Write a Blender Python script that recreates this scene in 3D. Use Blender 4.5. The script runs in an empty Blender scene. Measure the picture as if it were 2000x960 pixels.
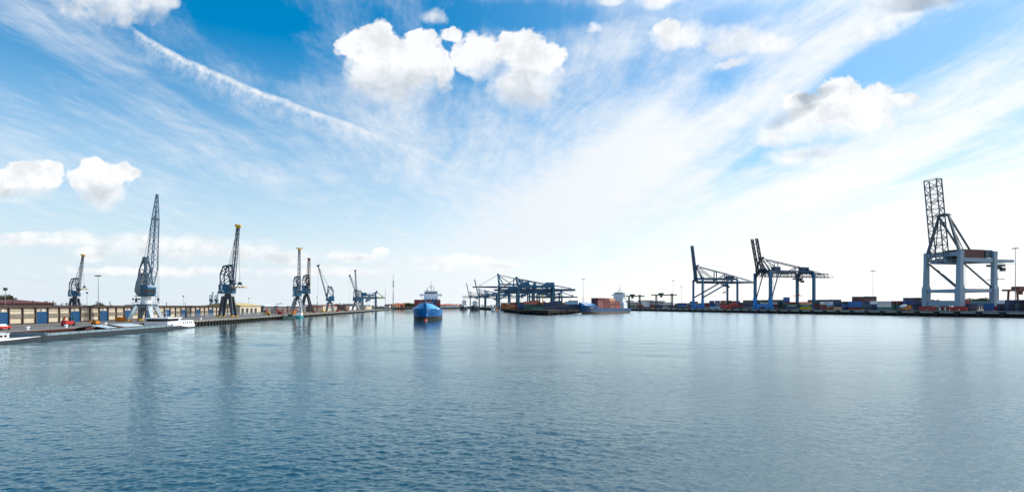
import bpy, bmesh, math, random
from mathutils import Vector, Matrix
random.seed(7)
R = math.radians
scn = bpy.context.scene

# ------------------------------------------------------------------ camera
# 20 mm lens, level, on a deck 8 m above the water, looking up the basin (+Y)
CAM_H, FPX, HOR, CX = 8.0, 1111.1, 597.0, 1000.0
cam_d = bpy.data.cameras.new('camera')
cam_d.sensor_width = 36.0
cam_d.lens = 20.0
cam_d.shift_y = 117.0 / 2000.0
cam_d.clip_start, cam_d.clip_end = 0.5, 40000.0
cam = bpy.data.objects.new('camera', cam_d)
cam.location = (0, 0, CAM_H)
cam.rotation_euler = (R(90), 0, 0)
scn.collection.objects.link(cam)
scn.camera = cam

# ------------------------------------------------------------------ exposure
scn.view_settings.view_transform = 'Standard'
scn.view_settings.look = 'None'
scn.view_settings.gamma = 1.0
scn.view_settings.use_curve_mapping = False
scn.view_settings.exposure = 0.0

# ------------------------------------------------------------------ sun
SUN_AZ, SUN_EL = R(73), R(34)
sd = bpy.data.lights.new('sun', 'SUN')
sd.energy = 3.8
sd.angle = R(0.5)
sd.color = (1.0, 0.95, 0.87)
sun = bpy.data.objects.new('sun', sd)
sv = Vector((math.sin(SUN_AZ) * math.cos(SUN_EL), math.cos(SUN_AZ) * math.cos(SUN_EL), math.sin(SUN_EL)))
sun.rotation_euler = (-sv).to_track_quat('-Z', 'Y').to_euler()
sun.location = sv * 500
scn.collection.objects.link(sun)

# ------------------------------------------------------------------ world
world = bpy.data.worlds.new('World')
scn.world = world
world.use_nodes = True
NT = world.node_tree
NT.nodes.clear()


class S:
    """a socket with arithmetic, for building node networks as expressions"""
    def __init__(self, nt, sock):
        self.nt, self.s = nt, sock

    def _m(self, op, *args, clamp=False):
        n = self.nt.nodes.new('ShaderNodeMath')
        n.operation = op
        n.use_clamp = clamp
        for i, a in enumerate((self,) + args):
            if isinstance(a, S):
                self.nt.links.new(a.s, n.inputs[i])
            else:
                n.inputs[i].default_value = a
        return S(self.nt, n.outputs[0])

    def __add__(self, o): return self._m('ADD', o)
    def __radd__(self, o): return self._m('ADD', o)
    def __sub__(self, o): return self._m('SUBTRACT', o)
    def __rsub__(self, o): return (self * -1.0) + o
    def __mul__(self, o): return self._m('MULTIPLY', o)
    def __rmul__(self, o): return self._m('MULTIPLY', o)
    def __truediv__(self, o): return self._m('DIVIDE', o)
    def pow(self, e): return self._m('POWER', e)
    def max(self, o): return self._m('MAXIMUM', o)
    def min(self, o): return self._m('MINIMUM', o)
    def smax(self, o, d): return self._m('SMOOTH_MAX', o, d)
    def exp(self): return self._m('EXPONENT')
    def clamp(self): return self._m('ADD', 0.0, clamp=True)
    def abs(self): return self._m('ABSOLUTE')
    def sin(self): return self._m('SINE')

    def smooth(self, a, b):
        n = self.nt.nodes.new('ShaderNodeMapRange')
        n.interpolation_type = 'SMOOTHSTEP'
        n.inputs[1].default_value = a
        n.inputs[2].default_value = b
        self.nt.links.new(self.s, n.inputs[0])
        return S(self.nt, n.outputs[0])

    def curve(self, pts):
        """piecewise smooth function of a 0..1 value, points (x, y) with y in 0..1"""
        n = self.nt.nodes.new('ShaderNodeFloatCurve')
        c = n.mapping.curves[0]
        c.points[0].location = pts[0]
        c.points[1].location = pts[-1]
        for p in pts[1:-1]:
            c.points.new(*p)
        n.mapping.update()
        self.nt.links.new(self.s, n.inputs[1])
        return S(self.nt, n.outputs[0])


def sep(nt, sock):
    n = nt.nodes.new('ShaderNodeSeparateXYZ')
    nt.links.new(sock, n.inputs[0])
    return [S(nt, o) for o in n.outputs]


def comb(nt, x, y, z=0.0):
    n = nt.nodes.new('ShaderNodeCombineXYZ')
    for i, a in enumerate((x, y, z)):
        if isinstance(a, S):
            nt.links.new(a.s, n.inputs[i])
        else:
            n.inputs[i].default_value = a
    return n.outputs[0]


def vmath(nt, op, a, b):
    n = nt.nodes.new('ShaderNodeVectorMath')
    n.operation = op
    for i, q in enumerate((a, b)):
        if isinstance(q, (tuple, list)):
            n.inputs[i].default_value = q
        elif isinstance(q, (int, float)):
            n.inputs['Scale'].default_value = q
        else:
            nt.links.new(q, n.inputs[i])
    return n.outputs['Value'] if op in ('DOT_PRODUCT', 'LENGTH') else n.outputs[0]


def noise(nt, vec, scale, detail=4.0, rough=0.55, dist=0.0, colour=False):
    n = nt.nodes.new('ShaderNodeTexNoise')
    n.inputs['Scale'].default_value = scale
    n.inputs['Detail'].default_value = detail
    n.inputs['Roughness'].default_value = rough
    n.inputs['Distortion'].default_value = dist
    nt.links.new(vec, n.inputs['Vector'])
    if colour:
        return n.outputs['Color']
    return S(nt, n.outputs[0])


def mixc(nt, f, a, b):
    n = nt.nodes.new('ShaderNodeMix')
    n.data_type = 'RGBA'
    for i, q in ((0, f), (6, a), (7, b)):
        if isinstance(q, S):
            nt.links.new(q.s, n.inputs[i])
        elif isinstance(q, (int, float)):
            n.inputs[i].default_value = q
        elif isinstance(q, (tuple, list)):
            n.inputs[i].default_value = (q[0], q[1], q[2], 1)
        else:
            nt.links.new(q, n.inputs[i])
    return n.outputs[2]


def build_sky():
    nt = NT
    tc = nt.nodes.new('ShaderNodeTexCoord')
    dx, dy, dz = sep(nt, tc.outputs['Generated'])
    sky = nt.nodes.new('ShaderNodeTexSky')
    sky.sky_type = 'NISHITA'
    sky.sun_disc = False
    sky.sun_elevation = SUN_EL
    sky.sun_rotation = SUN_AZ
    sky.air_density = 1.0
    sky.dust_density = 0.6
    sky.ozone_density = 2.0
    hs = nt.nodes.new('ShaderNodeHueSaturation')
    hs.inputs['Hue'].default_value = 0.490
    hs.inputs['Saturation'].default_value = 2.5
    hs.inputs['Value'].default_value = 1.72
    nt.links.new(sky.outputs[0], hs.inputs['Color'])
    base = hs.outputs[0]
    # the cloud deck, in directions: u = x/y to the right, v = z/y up (thousandths of the lens' pixels)
    fwd = dy.max(0.03)
    PX = (dx / fwd) * 1.1111 + 1.0
    PY = (dz / fwd) * -1.1111 + 0.597
    P = comb(nt, PX, PY)
    front = dy.smooth(0.03, 0.25)
    el = dz.max(0.0)

    # cirrus: streaks lying along the line of sight on a high plane
    zz = el + 0.045
    qx, qy = dx / zz, dy / zz
    w = noise(nt, comb(nt, qx, qy), 0.5, 2, 0.5)
    wx = qx + (w - 0.5) * 0.9
    c1 = noise(nt, comb(nt, wx * 1.3, qy * 0.20, 3.1), 1.0, 6, 0.6, 0.12)
    c2 = noise(nt, comb(nt, wx * 5.0 + qy * 0.5, qy * 0.6, 8.4), 1.0, 7, 0.7, 0.1)
    c3 = noise(nt, comb(nt, qx * 0.6, qy * 0.35, 1.7), 1.0, 3, 0.5)
    c4 = noise(nt, comb(nt, wx * 3.2 - qy * 0.9, qy * 1.7 + qx, 4.4), 1.6, 7, 0.72, 0.15)

    def ell(px, py, rx, ry, rot=0.0, soft=1.0, src=P):
        """soft ellipse: 1 in the middle, 0 at the rim"""
        ca, sa = math.cos(R(rot)), math.sin(R(rot))
        d = vmath(nt, 'SUBTRACT', src, (px / 1000, py / 1000, 0))
        a = S(nt, vmath(nt, 'DOT_PRODUCT', d, (ca * 1000 / rx, sa * 1000 / rx, 0)))
        b = S(nt, vmath(nt, 'DOT_PRODUCT', d, (-sa * 1000 / ry, ca * 1000 / ry, 0)))
        return (a * a + b * b) * -1.0 + 1.0

    side0 = dx.smooth(-0.1, 0.5)
    # where the veil thickens (+) and where blue shows through (-)
    veil = None
    for (px, py, rx, ry, rot, k) in (
            (1300, 260, 620, 95, -32, .34), (1150, 330, 330, 170, -20, .30), (1750, 290, 520, 60, -24, .38),
            (1900, 400, 500, 80, -18, .28), (1230, 90, 200, 60, -20, .22), (800, 240, 300, 130, 15, .16),
            (330, 260, 330, 60, 24, .15), (120, 60, 220, 60, 20, .24), (1900, 150, 300, 30, -24, .14),
            (1500, 430, 800, 120, 0, .22), (1620, 100, 260, 45, -38, .30), (420, 300, 380, 120, 24, .10),
            (1390, 175, 150, 42, -38, -.40), (1800, 95, 290, 52, -24, -.42), (1030, 30, 180, 34, 0, -.32),
            (480, 60, 210, 80, 20, -.30), (560, 20, 200, 50, 0, -.2), (90, 150, 280, 45, 24, -.22), (960, 145, 55, 34, 40, -.28),
            (1560, 275, 150, 26, -22, -.34), (1950, 250, 260, 24, -28, -.20), (1470, 20, 150, 24, -10, -.22),
            (1340, 330, 170, 22, -24, -.16), (650, 420, 420, 70, 0, -.14), (1900, 480, 260, 20, -12, -.1)):
        e = ell(px, py, rx, ry, rot).max(0.0) * k
        veil = e if veil is None else veil + e
    veil = veil * front
    ci = side0 * 0.16 + (c1 - 0.5) * 0.85 + (c2 - 0.5) * 0.95 + (c4 - 0.5) * 0.95 + (c3 - 0.5) * 0.3 + 0.31 + veil * 1.1
    cirrus = ci.smooth(0.04, 1.12) * 0.97

    # the old vapour trail running down to the right
    wob = noise(nt, P, 26, 4, 0.6)
    yl = PX.curve([(0, 0), (.24, .045), (.30, .082), (.355, .112), (.48, .168), (.60, .213), (.72, .257), (.82, .295), (.90, .334), (1, .39)])
    tt = PY - yl + (wob - 0.5) * 0.016
    core = tt.smooth(-0.006, 0.0) * (tt.smooth(0.0, 0.013) * -1.0 + 1.0)
    feather = tt.smooth(-0.004, 0.006) * (tt.smooth(0.0, 0.062) * -1.0 + 1.0)
    fr = noise(nt, comb(nt, PX * 1.0 + PY * 0.9, PY * 0.5 - PX * 0.9), 34, 6, 0.7)
    ext = PX.curve([(0, 0), (.235, .0), (.28, .75), (.40, .9), (.60, .85), (.71, .7), (.77, .25), (.84, .38), (.90, .15), (.95, 0), (1, 0)])
    trail = (core * (fr * 0.9 + 0.30) * 0.72 + feather * fr.smooth(0.28, 0.72) * 0.75) * ext * front

    # cumulus: heaps of blobs with a billowing rim
    wv = vmath(nt, 'SUBTRACT', noise(nt, P, 9, 4, 0.6, colour=True), (0.5, 0.5, 0.5))
    n = nt.nodes.new('ShaderNodeVectorMath')
    n.operation = 'MULTIPLY_ADD'
    nt.links.new(wv, n.inputs[0])
    n.inputs[1].default_value = (0.060, 0.052, 0)
    nt.links.new(P, n.inputs[2])
    PW = n.outputs[0]

    def heap(blobs, d=0.35):
        acc = None
        for b in blobs:
            e = ell(*b, src=PW)
            acc = e if acc is None else acc.smax(e, d)
        return acc

    f1 = noise(nt, PW, 17, 9, 0.68)
    f2 = noise(nt, vmath(nt, 'ADD', PW, (0.012, -0.014, 0)), 15, 7, 0.62)
    vo = nt.nodes.new('ShaderNodeTexVoronoi')
    vo.feature = 'SMOOTH_F1'
    vo.inputs['Scale'].default_value = 24
    vo.inputs['Detail'].default_value = 2.0
    vo.inputs['Roughness'].default_value = 0.62
    vo.inputs['Smoothness'].default_value = 0.35
    nt.links.new(PW, vo.inputs['Vector'])
    billow = (f1 - 0.5) * 1.5 + (S(nt, vo.outputs['Distance']) * -1.0 + 0.78) * 0.62
    hard = heap([
        (738, 104, 84, 62), (690, 86, 44, 40), (800, 128, 84, 66), (738, 64, 46, 36), (822, 78, 40, 36), (770, 160, 90, 54), (862, 135, 36, 50), (720, 150, 60, 50),
        (928, 96, 56, 46), (880, 70, 34, 18), (1022, 108, 62, 58), (1070, 118, 48, 46), (1014, 170, 66, 56), (940, 122, 64, 42), (1000, 84, 36, 32), (1050, 165, 56, 50), (900, 110, 40, 40),
        (60, 350, 72, 38), (98, 344, 34, 32), (5, 358, 74, 34),
        (192, 352, 66, 42), (236, 338, 44, 24, -12), (200, 380, 46, 34), (184, 324, 34, 24),
        (744, 488, 22, 13), (1640, 175, 62, 38), (1694, 198, 80, 44), (1600, 210, 100, 50), (1756, 198, 52, 22), (1560, 242, 86, 42), (1650, 236, 130, 46), (1520, 262, 66, 26),
        (1578, 300, 96, 30), (1305, 62, 44, 40)])
    softh = heap([
        (200, -2, 150, 62, 8), (285, 4, 74, 48), (110, -34, 120, 38), (330, 6, 24, 30, 40),
        (1190, 2, 40, 16), (1290, 2, 60, 26), (1345, 72, 60, 34), (1435, 76, 70, 38), (1500, 86, 62, 24), (1160, 55, 18, 16),
        (1780, 0, 110, 34), (1760, 28, 130, 36, -26), (845, 32, 40, 22, 20), (1430, 122, 40, 12, -20),
        (330, 482, 220, 32), (480, 496, 180, 22), (190, 494, 60, 18), (690, 502, 80, 14), (900, 516, 150, 22), (100, 470, 200, 18), (640, 530, 160, 14), (560, 508, 70, 12), (300, 530, 240, 12), (860, 528, 80, 10), (1500, 520, 120, 8), (60, 456, 120, 10)])
    low = None
    for (px, py, rx, ry, rot) in ((750, 200, 170, 96, 0), (1020, 215, 140, 100, 0), (960, 138, 60, 30, 0), (195, 400, 80, 50, 0), (50, 392, 120, 36, 0),
                                  (1600, 275, 190, 60, 0), (1600, 325, 120, 36, 0), (1500, 250, 90, 50, 0), (1780, 215, 60, 30, 0), (745, 500, 40, 12, 0), (1300, 84, 60, 26, 0)):
        e = ell(px, py, rx, ry, rot).max(0.0)
        low = e if low is None else low.max(e)
    ragged = noise(nt, P, 60, 5, 0.65)
    ah = (((hard + (ragged - 0.5) * 0.55 + billow * (low * -0.35 + 0.80) - 0.10 + low * 0.55) / (low * 1.5 + 0.34)).clamp()).smooth(0.0, 1.0) * front * 0.94
    asf = (softh + billow * 0.8 + 0.05).smooth(0.0, 1.0) * 0.82 * front
    cu = (ah + asf - ah * asf).clamp()

    # grey undersides
    und = None
    for (px, py, rx, ry, rot, k) in (
            (1790, 2, 130, 26, -6, 1.5), (1590, 184, 60, 16, -18, 1.0), (1545, 224, 66, 18, -24, .85), (1572, 302, 60, 12, 0, .35),
            (190, 384, 60, 24, 0, .42), (60, 378, 90, 16, 0, .5), (770, 170, 130, 50, 0, .34), (200, 22, 150, 30, 8, .3),
            (1020, 180, 100, 50, 0, .28), (950, 130, 60, 24, 0, .2), (320, 500, 220, 22, 0, .3), (480, 508, 170, 16, 0, .26), (80, 480, 200, 12, 0, .2), (200, 500, 50, 10, 0, .3), (930, 520, 100, 9, 0, .22), (690, 506, 70, 6, 0, .22)):
        e = ell(px, py, rx, ry, rot).max(0.0) * k
        und = e if und is None else und + e
    und = (und * (f1 * 1.0 + 0.5)).min(1.0)
    relief = ((f1 - f2) * 2.6 + 0.10).max(-0.1).min(0.5)
    shade = (und * 0.62 + relief * 0.5).max(0.0).min(0.8)

    hz = ((el / (dx.smooth(0.0, 0.6) * -0.06 + 0.27)).pow(2.0) * -1.0).exp()
    side = dx * 0.5 + 0.5
    white = mixc(nt, dx.smooth(-0.1, 0.65), (8.7, 9.2, 9.7), (10.4, 10.5, 10.6))
    hzc = mixc(nt, dx.smooth(-0.6, 0.6), (7.3, 8.4, 9.2), (11.6, 11.65, 11.7))
    # the air on the sunward side is milkier
    milk = mixc(nt, dx.smooth(-0.25, 0.8) * 0.55, base, (6.6, 8.0, 9.8))
    patch = ((c1 - 0.5) * 1.7 + veil * 0.7 + 0.92).max(0.25).min(1.0)
    col = mixc(nt, (hz * 1.12 - 0.12).max(0.0).min(0.97) * (dx.smooth(-0.2, 0.3) * (patch - 1.0) + 1.0), milk, hzc)
    cw = white
    col = mixc(nt, cirrus, col, cw)
    col = mixc(nt, trail.min(0.95), col, (9.3, 9.6, 9.9))
    cc = mixc(nt, shade, (10.4, 10.45, 10.5), (3.0, 3.7, 4.4))
    col = mixc(nt, cu, col, cc)
    # bright broken cloud added round the sun, above the view, to silver the water
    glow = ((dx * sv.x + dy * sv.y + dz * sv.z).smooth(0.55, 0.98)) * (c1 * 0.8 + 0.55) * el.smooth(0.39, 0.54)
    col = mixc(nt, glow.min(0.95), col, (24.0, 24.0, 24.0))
    bg = nt.nodes.new('ShaderNodeBackground')
    bg.inputs['Strength'].default_value = 0.1
    nt.links.new(col, bg.inputs['Color'])
    out = nt.nodes.new('ShaderNodeOutputWorld')
    nt.links.new(bg.outputs[0], out.inputs[0])
    world.cycles.sampling_method = 'MANUAL'
    world.cycles.sample_map_resolution = 512


build_sky()


# ------------------------------------------------------------------ water
def water_material():
    m = bpy.data.materials.new('water')
    m.use_nodes = True
    nt = m.node_tree
    geo = nt.nodes.new('ShaderNodeNewGeometry')
    x, y, z = sep(nt, geo.outputs['Position'])
    pos = comb(nt, x, y)
    # the finest ripples, too small for the modelled waves
    wx = x * 0.7 + y * 0.10
    wy = y - x * 0.13
    r2 = noise(nt, comb(nt, wx, wy, 5.0), 1.9, 4, 0.62, 0.5)
    gust = noise(nt, comb(nt, x * 0.35, y, 2.0), 0.013, 3, 0.55)
    g = gust.smooth(0.36, 0.66)
    breeze = x.smooth(60.0, -80.0)
    bump = nt.nodes.new('ShaderNodeBump')
    bump.inputs['Strength'].default_value = 1.0
    fine = ((y.max(0.0) * (1 / 60.0)).pow(1.5) + 1.0).pow(-1.0) * (g * 0.18 + 0.10)
    nt.links.new(fine.s, bump.inputs['Distance'])
    nt.links.new(r2.s, bump.inputs['Height'])
    ro = y.smooth(20.0, 180.0) * 0.045 + (breeze * -1.0 + 1.0) * 0.15 + g * 0.012 + 0.012
    nt.nodes.remove(nt.nodes['Principled BSDF'])
    # silty green-blue body under a cool surface reflection
    body = nt.nodes.new('ShaderNodeBsdfDiffuse')
    body.inputs['Color'].default_value = (0.0, 0.046, 0.066, 1)
    glo = nt.nodes.new('ShaderNodeBsdfGlossy')
    glo.distribution = 'MULTI_GGX'
    glo.inputs['Color'].default_value = (0.87, 0.975, 1.0, 1)
    nt.links.new(ro.s, glo.inputs['Roughness'])
    fr = nt.nodes.new('ShaderNodeFresnel')
    fr.inputs['IOR'].default_value = 2.2
    for n in (glo, fr):
        nt.links.new(bump.outputs[0], n.inputs['Normal'])
    mx = nt.nodes.new('ShaderNodeMixShader')
    nt.links.new(fr.outputs[0], mx.inputs[0])
    nt.links.new(body.outputs[0], mx.inputs[1])
    nt.links.new(glo.outputs[0], mx.inputs[2])
    nt.links.new(mx.outputs[0], nt.nodes['Material Output'].inputs['Surface'])
    return m


def sheet(name, pts, z, mat, kind='structure'):
    me = bpy.data.meshes.new(name)
    me.from_pydata([(p[0], p[1], z) for p in pts], [], [list(range(len(pts)))])
    o = bpy.data.objects.new(name, me)
    o.data.materials.append(mat)
    scn.collection.objects.link(o)
    if kind:
        o['kind'] = kind
    return o


def water():
    """one sheet to the horizon; the water within 330 m is modelled wave by wave, finer where it lies nearer"""
    import numpy as np
    rng = np.random.default_rng(11)
    NR_, NC = 620, 1000
    q = np.linspace(4552 / 15.6, 4552 / 330.0, NR_)
    zr = 4552 / q
    u = np.linspace(-1.18, 1.18, NC)
    Y = np.repeat(zr, NC)
    X = np.tile(u, NR_) * Y
    dz = np.repeat(zr * zr / 4552 / 2.2, NC)
    H = np.zeros_like(X)
    N = 110
    lam = np.exp(rng.uniform(np.log(0.28), np.log(3.4), N))
    ang = rng.normal(0.0, 0.62, N) + 0.16
    k = 2 * np.pi / lam
    slope = 0.118 * np.sqrt(2.0 / N) * np.clip(0.75 / lam, 0.22, 1.0) * rng.uniform(0.6, 1.3, N)
    ph = rng.uniform(0, 6.283, N)
    # gusts: slow swells of strength that drift across the basin
    gu = np.ones_like(X)
    for _ in range(7):
        l_, a_, p_ = np.exp(rng.uniform(np.log(14), np.log(70))), rng.uniform(0, 3.14), rng.uniform(0, 6.28)
        gu += 0.15 * np.sin((np.cos(a_) * X * 0.5 + np.sin(a_) * Y) * 6.283 / l_ + p_)
    side = np.clip((60.0 - X) / 140.0, 0, 1)
    gu = np.clip(gu, 0.25, 1.7) * (0.72 + 0.38 * side)
    for i in range(N):
        t = np.clip((lam[i] / dz - 1.1) / 1.6, 0, 1)
        t = t * t * (3 - 2 * t)
        th = k[i] * (np.sin(ang[i]) * X + np.cos(ang[i]) * Y) + ph[i]
        sn = np.sin(th)
        H += (slope[i] / k[i]) * t * (sn + 0.28 * sn * sn * sn)
    # longer, lower undulations that carry the texture further up the basin
    for i in range(44):
        l_ = np.exp(rng.uniform(np.log(3.0), np.log(17.0)))
        a_ = rng.normal(0.0, 0.5) + 0.1
        t = np.clip((l_ / dz - 1.1) / 1.6, 0, 1) * np.clip((Y - 45.0) / 70.0, 0, 1)
        H += (0.0065 * rng.uniform(0.5, 1.4) * l_ / 6.283) * t * np.sin((np.sin(a_) * X + np.cos(a_) * Y) * 6.283 / l_ + rng.uniform(0, 6.28))
    H *= gu
    rim = np.clip((330.0 - Y) / 60.0, 0, 1) * np.clip((Y - 15.6) / 1.2, 0, 1)
    ur = np.abs(X / Y)
    rim *= np.clip((1.18 - ur) / 0.04, 0, 1)
    H *= rim
    n = NR_ * NC
    B = [(-15000, -300), (15000, -300), (15000, 20000), (-15000, 20000)]
    co = np.empty((n + 4, 3))
    co[:n, 0], co[:n, 1], co[:n, 2] = X, Y, H
    for i, (a, b) in enumerate(B):
        co[n + i] = (a, b, 0)
    r, c = np.meshgrid(np.arange(NR_ - 1), np.arange(NC - 1), indexing='ij')
    a = (r * NC + c).ravel()
    quads = np.stack([a, a + 1, a + NC + 1, a + NC], 1)
    # the surrounding flat water, sharing the rim
    near = list(range(0, NC))
    far = list(range((NR_ - 1) * NC, NR_ * NC))
    lef = [i * NC for i in range(NR_)]
    rig = [i * NC + NC - 1 for i in range(NR_)]
    polys = [[n, n + 1] + near[::-1], [n + 1, n + 2] + rig[::-1], [n + 2, n + 3] + far, [n + 3, n] + lef]
    me = bpy.data.meshes.new('water')
    nl = quads.size + sum(len(p) for p in polys)
    me.vertices.add(n + 4)
    me.vertices.foreach_set('co', co.ravel())
    me.loops.add(nl)
    me.loops.foreach_set('vertex_index', np.concatenate([quads.ravel()] + [np.array(p) for p in polys]).astype(np.int32))
    starts = list(range(0, quads.size, 4))
    s_ = quads.size
    for p in polys:
        starts.append(s_)
        s_ += len(p)
    me.polygons.add(len(starts))
    me.polygons.foreach_set('loop_start', np.array(starts, np.int32))
    me.polygons.foreach_set('use_smooth', np.ones(len(starts), bool))
    me.update(calc_edges=True)
    me.validate()
    me.materials.append(water_material())
    o = bpy.data.objects.new('water', me)
    scn.collection.objects.link(o)
    o['kind'] = 'structure'


water()


# ------------------------------------------------------------------ helpers
def lin(*c):
    """8-bit display colour to linear"""
    return tuple(((v / 255) / 12.92 if v / 255 <= .04045 else ((v / 255 + .055) / 1.055) ** 2.4) for v in c)


MATS = {}


def paint(name, rgb, rough=0.5, metal=0.0, var=0.18, scale=0.6, dirt=None, streak=True, bump=0.0, spec=0.5):
    """weathered surface: the colour drifts in blotches and vertical runs, with worn dirt of its own tone"""
    if name in MATS:
        return MATS[name]
    m = bpy.data.materials.new(name)
    m.use_nodes = True
    nt = m.node_tree
    b = nt.nodes['Principled BSDF']
    tc = nt.nodes.new('ShaderNodeTexCoord')
    x, y, z = sep(nt, tc.outputs['Object'])
    n1 = noise(nt, tc.outputs['Object'], scale, 5, 0.6)
    f = n1
    if streak:
        n2 = noise(nt, comb(nt, x * 1.0, y * 1.0, z * 0.08), scale * 3.0, 4, 0.6)
        f = n1 * 0.55 + n2 * 0.45
    k = f.smooth(0.30, 0.72)
    lo = tuple(c * (1 - var) for c in rgb)
    hi = tuple(min(0.95, c * (1 + var)) for c in rgb)
    col = mixc(nt, k, lo, hi)
    if dirt:
        n3 = noise(nt, comb(nt, x + 7.0, y, z * 0.35), scale * 1.7, 6, 0.68)
        col = mixc(nt, n3.smooth(0.54, 0.74) * 0.75, col, dirt)
    if name.startswith('container '):
        # every box has faded by its own amount
        oi = nt.nodes.new('ShaderNodeObjectInfo')
        fade = nt.nodes.new('ShaderNodeHueSaturation')
        rn = S(nt, oi.outputs['Random'])
        nt.links.new((rn * 0.75 + 0.60).s, fade.inputs['Value'])
        nt.links.new((rn * -0.35 + 1.12).s, fade.inputs['Saturation'])
        nt.links.new(col, fade.inputs['Color'])
        col = fade.outputs[0]
    nt.links.new(col, b.inputs['Base Color'])
    nt.links.new((k * 0.18 + (rough - 0.09)).s, b.inputs['Roughness'])
    b.inputs['Metallic'].default_value = metal
    b.inputs['Specular IOR Level'].default_value = spec
    if bump:
        bp = nt.nodes.new('ShaderNodeBump')
        bp.inputs['Strength'].default_value = 0.6
        bp.inputs['Distance'].default_value = bump
        nt.links.new(noise(nt, tc.outputs['Object'], scale * 8, 4, 0.6).s, bp.inputs['Height'])
        nt.links.new(bp.outputs[0], b.inputs['Normal'])
    MATS[name] = m
    return m


V = Vector


class MB:
    """collects shapes; build() links them as ONE mesh object"""
    def __init__(self):
        self.v, self.f, self.mi = [], [], []
        self.cur = 0

    def _add(self, vs, fs):
        o = len(self.v)
        self.v += [tuple(q) for q in vs]
        self.f += [tuple(o + i for i in f) for f in fs]
        self.mi += [self.cur] * len(fs)

    def box(self, x, y, z, sx, sy, sz, rot=0.0, base=False):
        """centre x, y; z is the centre, or the underside with base=True"""
        if base:
            z += sz / 2
        c, s = math.cos(rot), math.sin(rot)
        vs = []
        for dz in (-.5, .5):
            for dx, dy in ((-.5, -.5), (.5, -.5), (.5, .5), (-.5, .5)):
                a, b = dx * sx, dy * sy
                vs.append((x + a * c - b * s, y + a * s + b * c, z + dz * sz))
        self._add(vs, [(0, 3, 2, 1), (4, 5, 6, 7), (0, 1, 5, 4), (1, 2, 6, 5), (2, 3, 7, 6), (3, 0, 4, 7)])
        return self

    def bar(self, p, q, w, h=None, w2=None, h2=None):
        """square bar from p to q"""
        p, q = V(p), V(q)
        h = h or w
        w2 = w2 or w
        h2 = h2 or h
        d = (q - p)
        if d.length < 1e-6:
            return self
        d.normalize()
        up = V((0, 0, 1)) if abs(d.z) < 0.95 else V((0, 1, 0))
        s = d.cross(up).normalized()
        u = s.cross(d).normalized()
        vs = []
        for c, a, b in ((p, w, h), (q, w2, h2)):
            for i, j in ((-.5, -.5), (.5, -.5), (.5, .5), (-.5, .5)):
                vs.append(c + s * (a * i) + u * (b * j))
        self._add(vs, [(0, 3, 2, 1), (4, 5, 6, 7), (0, 1, 5, 4), (1, 2, 6, 5), (2, 3, 7, 6), (3, 0, 4, 7)])
        return self

    def tube(self, p, q, r0, r1=None, n=10, caps=True):
        p, q = V(p), V(q)
        r1 = r0 if r1 is None else r1
        d = (q - p).normalized()
        up = V((0, 0, 1)) if abs(d.z) < 0.95 else V((0, 1, 0))
        s = d.cross(up).normalized()
        u = s.cross(d).normalized()
        vs = []
        for c, r in ((p, r0), (q, r1)):
            for i in range(n):
                a = 2 * math.pi * i / n
                vs.append(c + s * (r * math.cos(a)) + u * (r * math.sin(a)))
        fs = [(i, (i + 1) % n, n + (i + 1) % n, n + i) for i in range(n)]
        if caps:
            fs += [tuple(range(n - 1, -1, -1)), tuple(range(n, 2 * n))]
        self._add(vs, fs)
        return self

    def prism(self, pts, a, b, axis='z'):
        """polygon pts extruded from a to b along an axis (pts are the two other coordinates in order)"""
        n = len(pts)
        vs = []
        for t in (a, b):
            for p in pts:
                vs.append((p[0], p[1], t) if axis == 'z' else (p[0], t, p[1]) if axis == 'y' else (t, p[0], p[1]))
        fs = [tuple(range(n - 1, -1, -1)), tuple(range(n, 2 * n))] + [(i, (i + 1) % n, n + (i + 1) % n, n + i) for i in range(n)]
        self._add(vs, fs)
        return self

    def loft(self, rings, caps=True, closed=True):
        n = len(rings[0])
        vs = [p for r in rings for p in r]
        fs = []
        for k in range(len(rings) - 1):
            for i in range(n if closed else n - 1):
                j = (i + 1) % n
                fs.append((k * n + i, k * n + j, (k + 1) * n + j, (k + 1) * n + i))
        if caps:
            fs += [tuple(range(n - 1, -1, -1)), tuple(range((len(rings) - 1) * n, len(rings) * n))]
        self._add(vs, fs)
        return self

    def build(self, name, mat, parent=None, smooth=False, xf=None):
        me = bpy.data.meshes.new(name)
        vs = self.v if xf is None else [tuple(xf(p)) for p in self.v]
        me.from_pydata(vs, [], self.f)
        mats = mat if isinstance(mat, (list, tuple)) else [mat]
        for m in mats:
            me.materials.append(m)
        if len(mats) > 1:
            me.polygons.foreach_set('material_index', self.mi)
        bm = bmesh.new()
        bm.from_mesh(me)
        bmesh.ops.recalc_face_normals(bm, faces=bm.faces)
        bm.to_mesh(me)
        bm.free()
        if smooth:
            me.polygons.foreach_set('use_smooth', [True] * len(me.polygons))
        me.update()
        o = bpy.data.objects.new(name, me)
        scn.collection.objects.link(o)
        if parent:
            o.parent = parent
        return o


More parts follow.
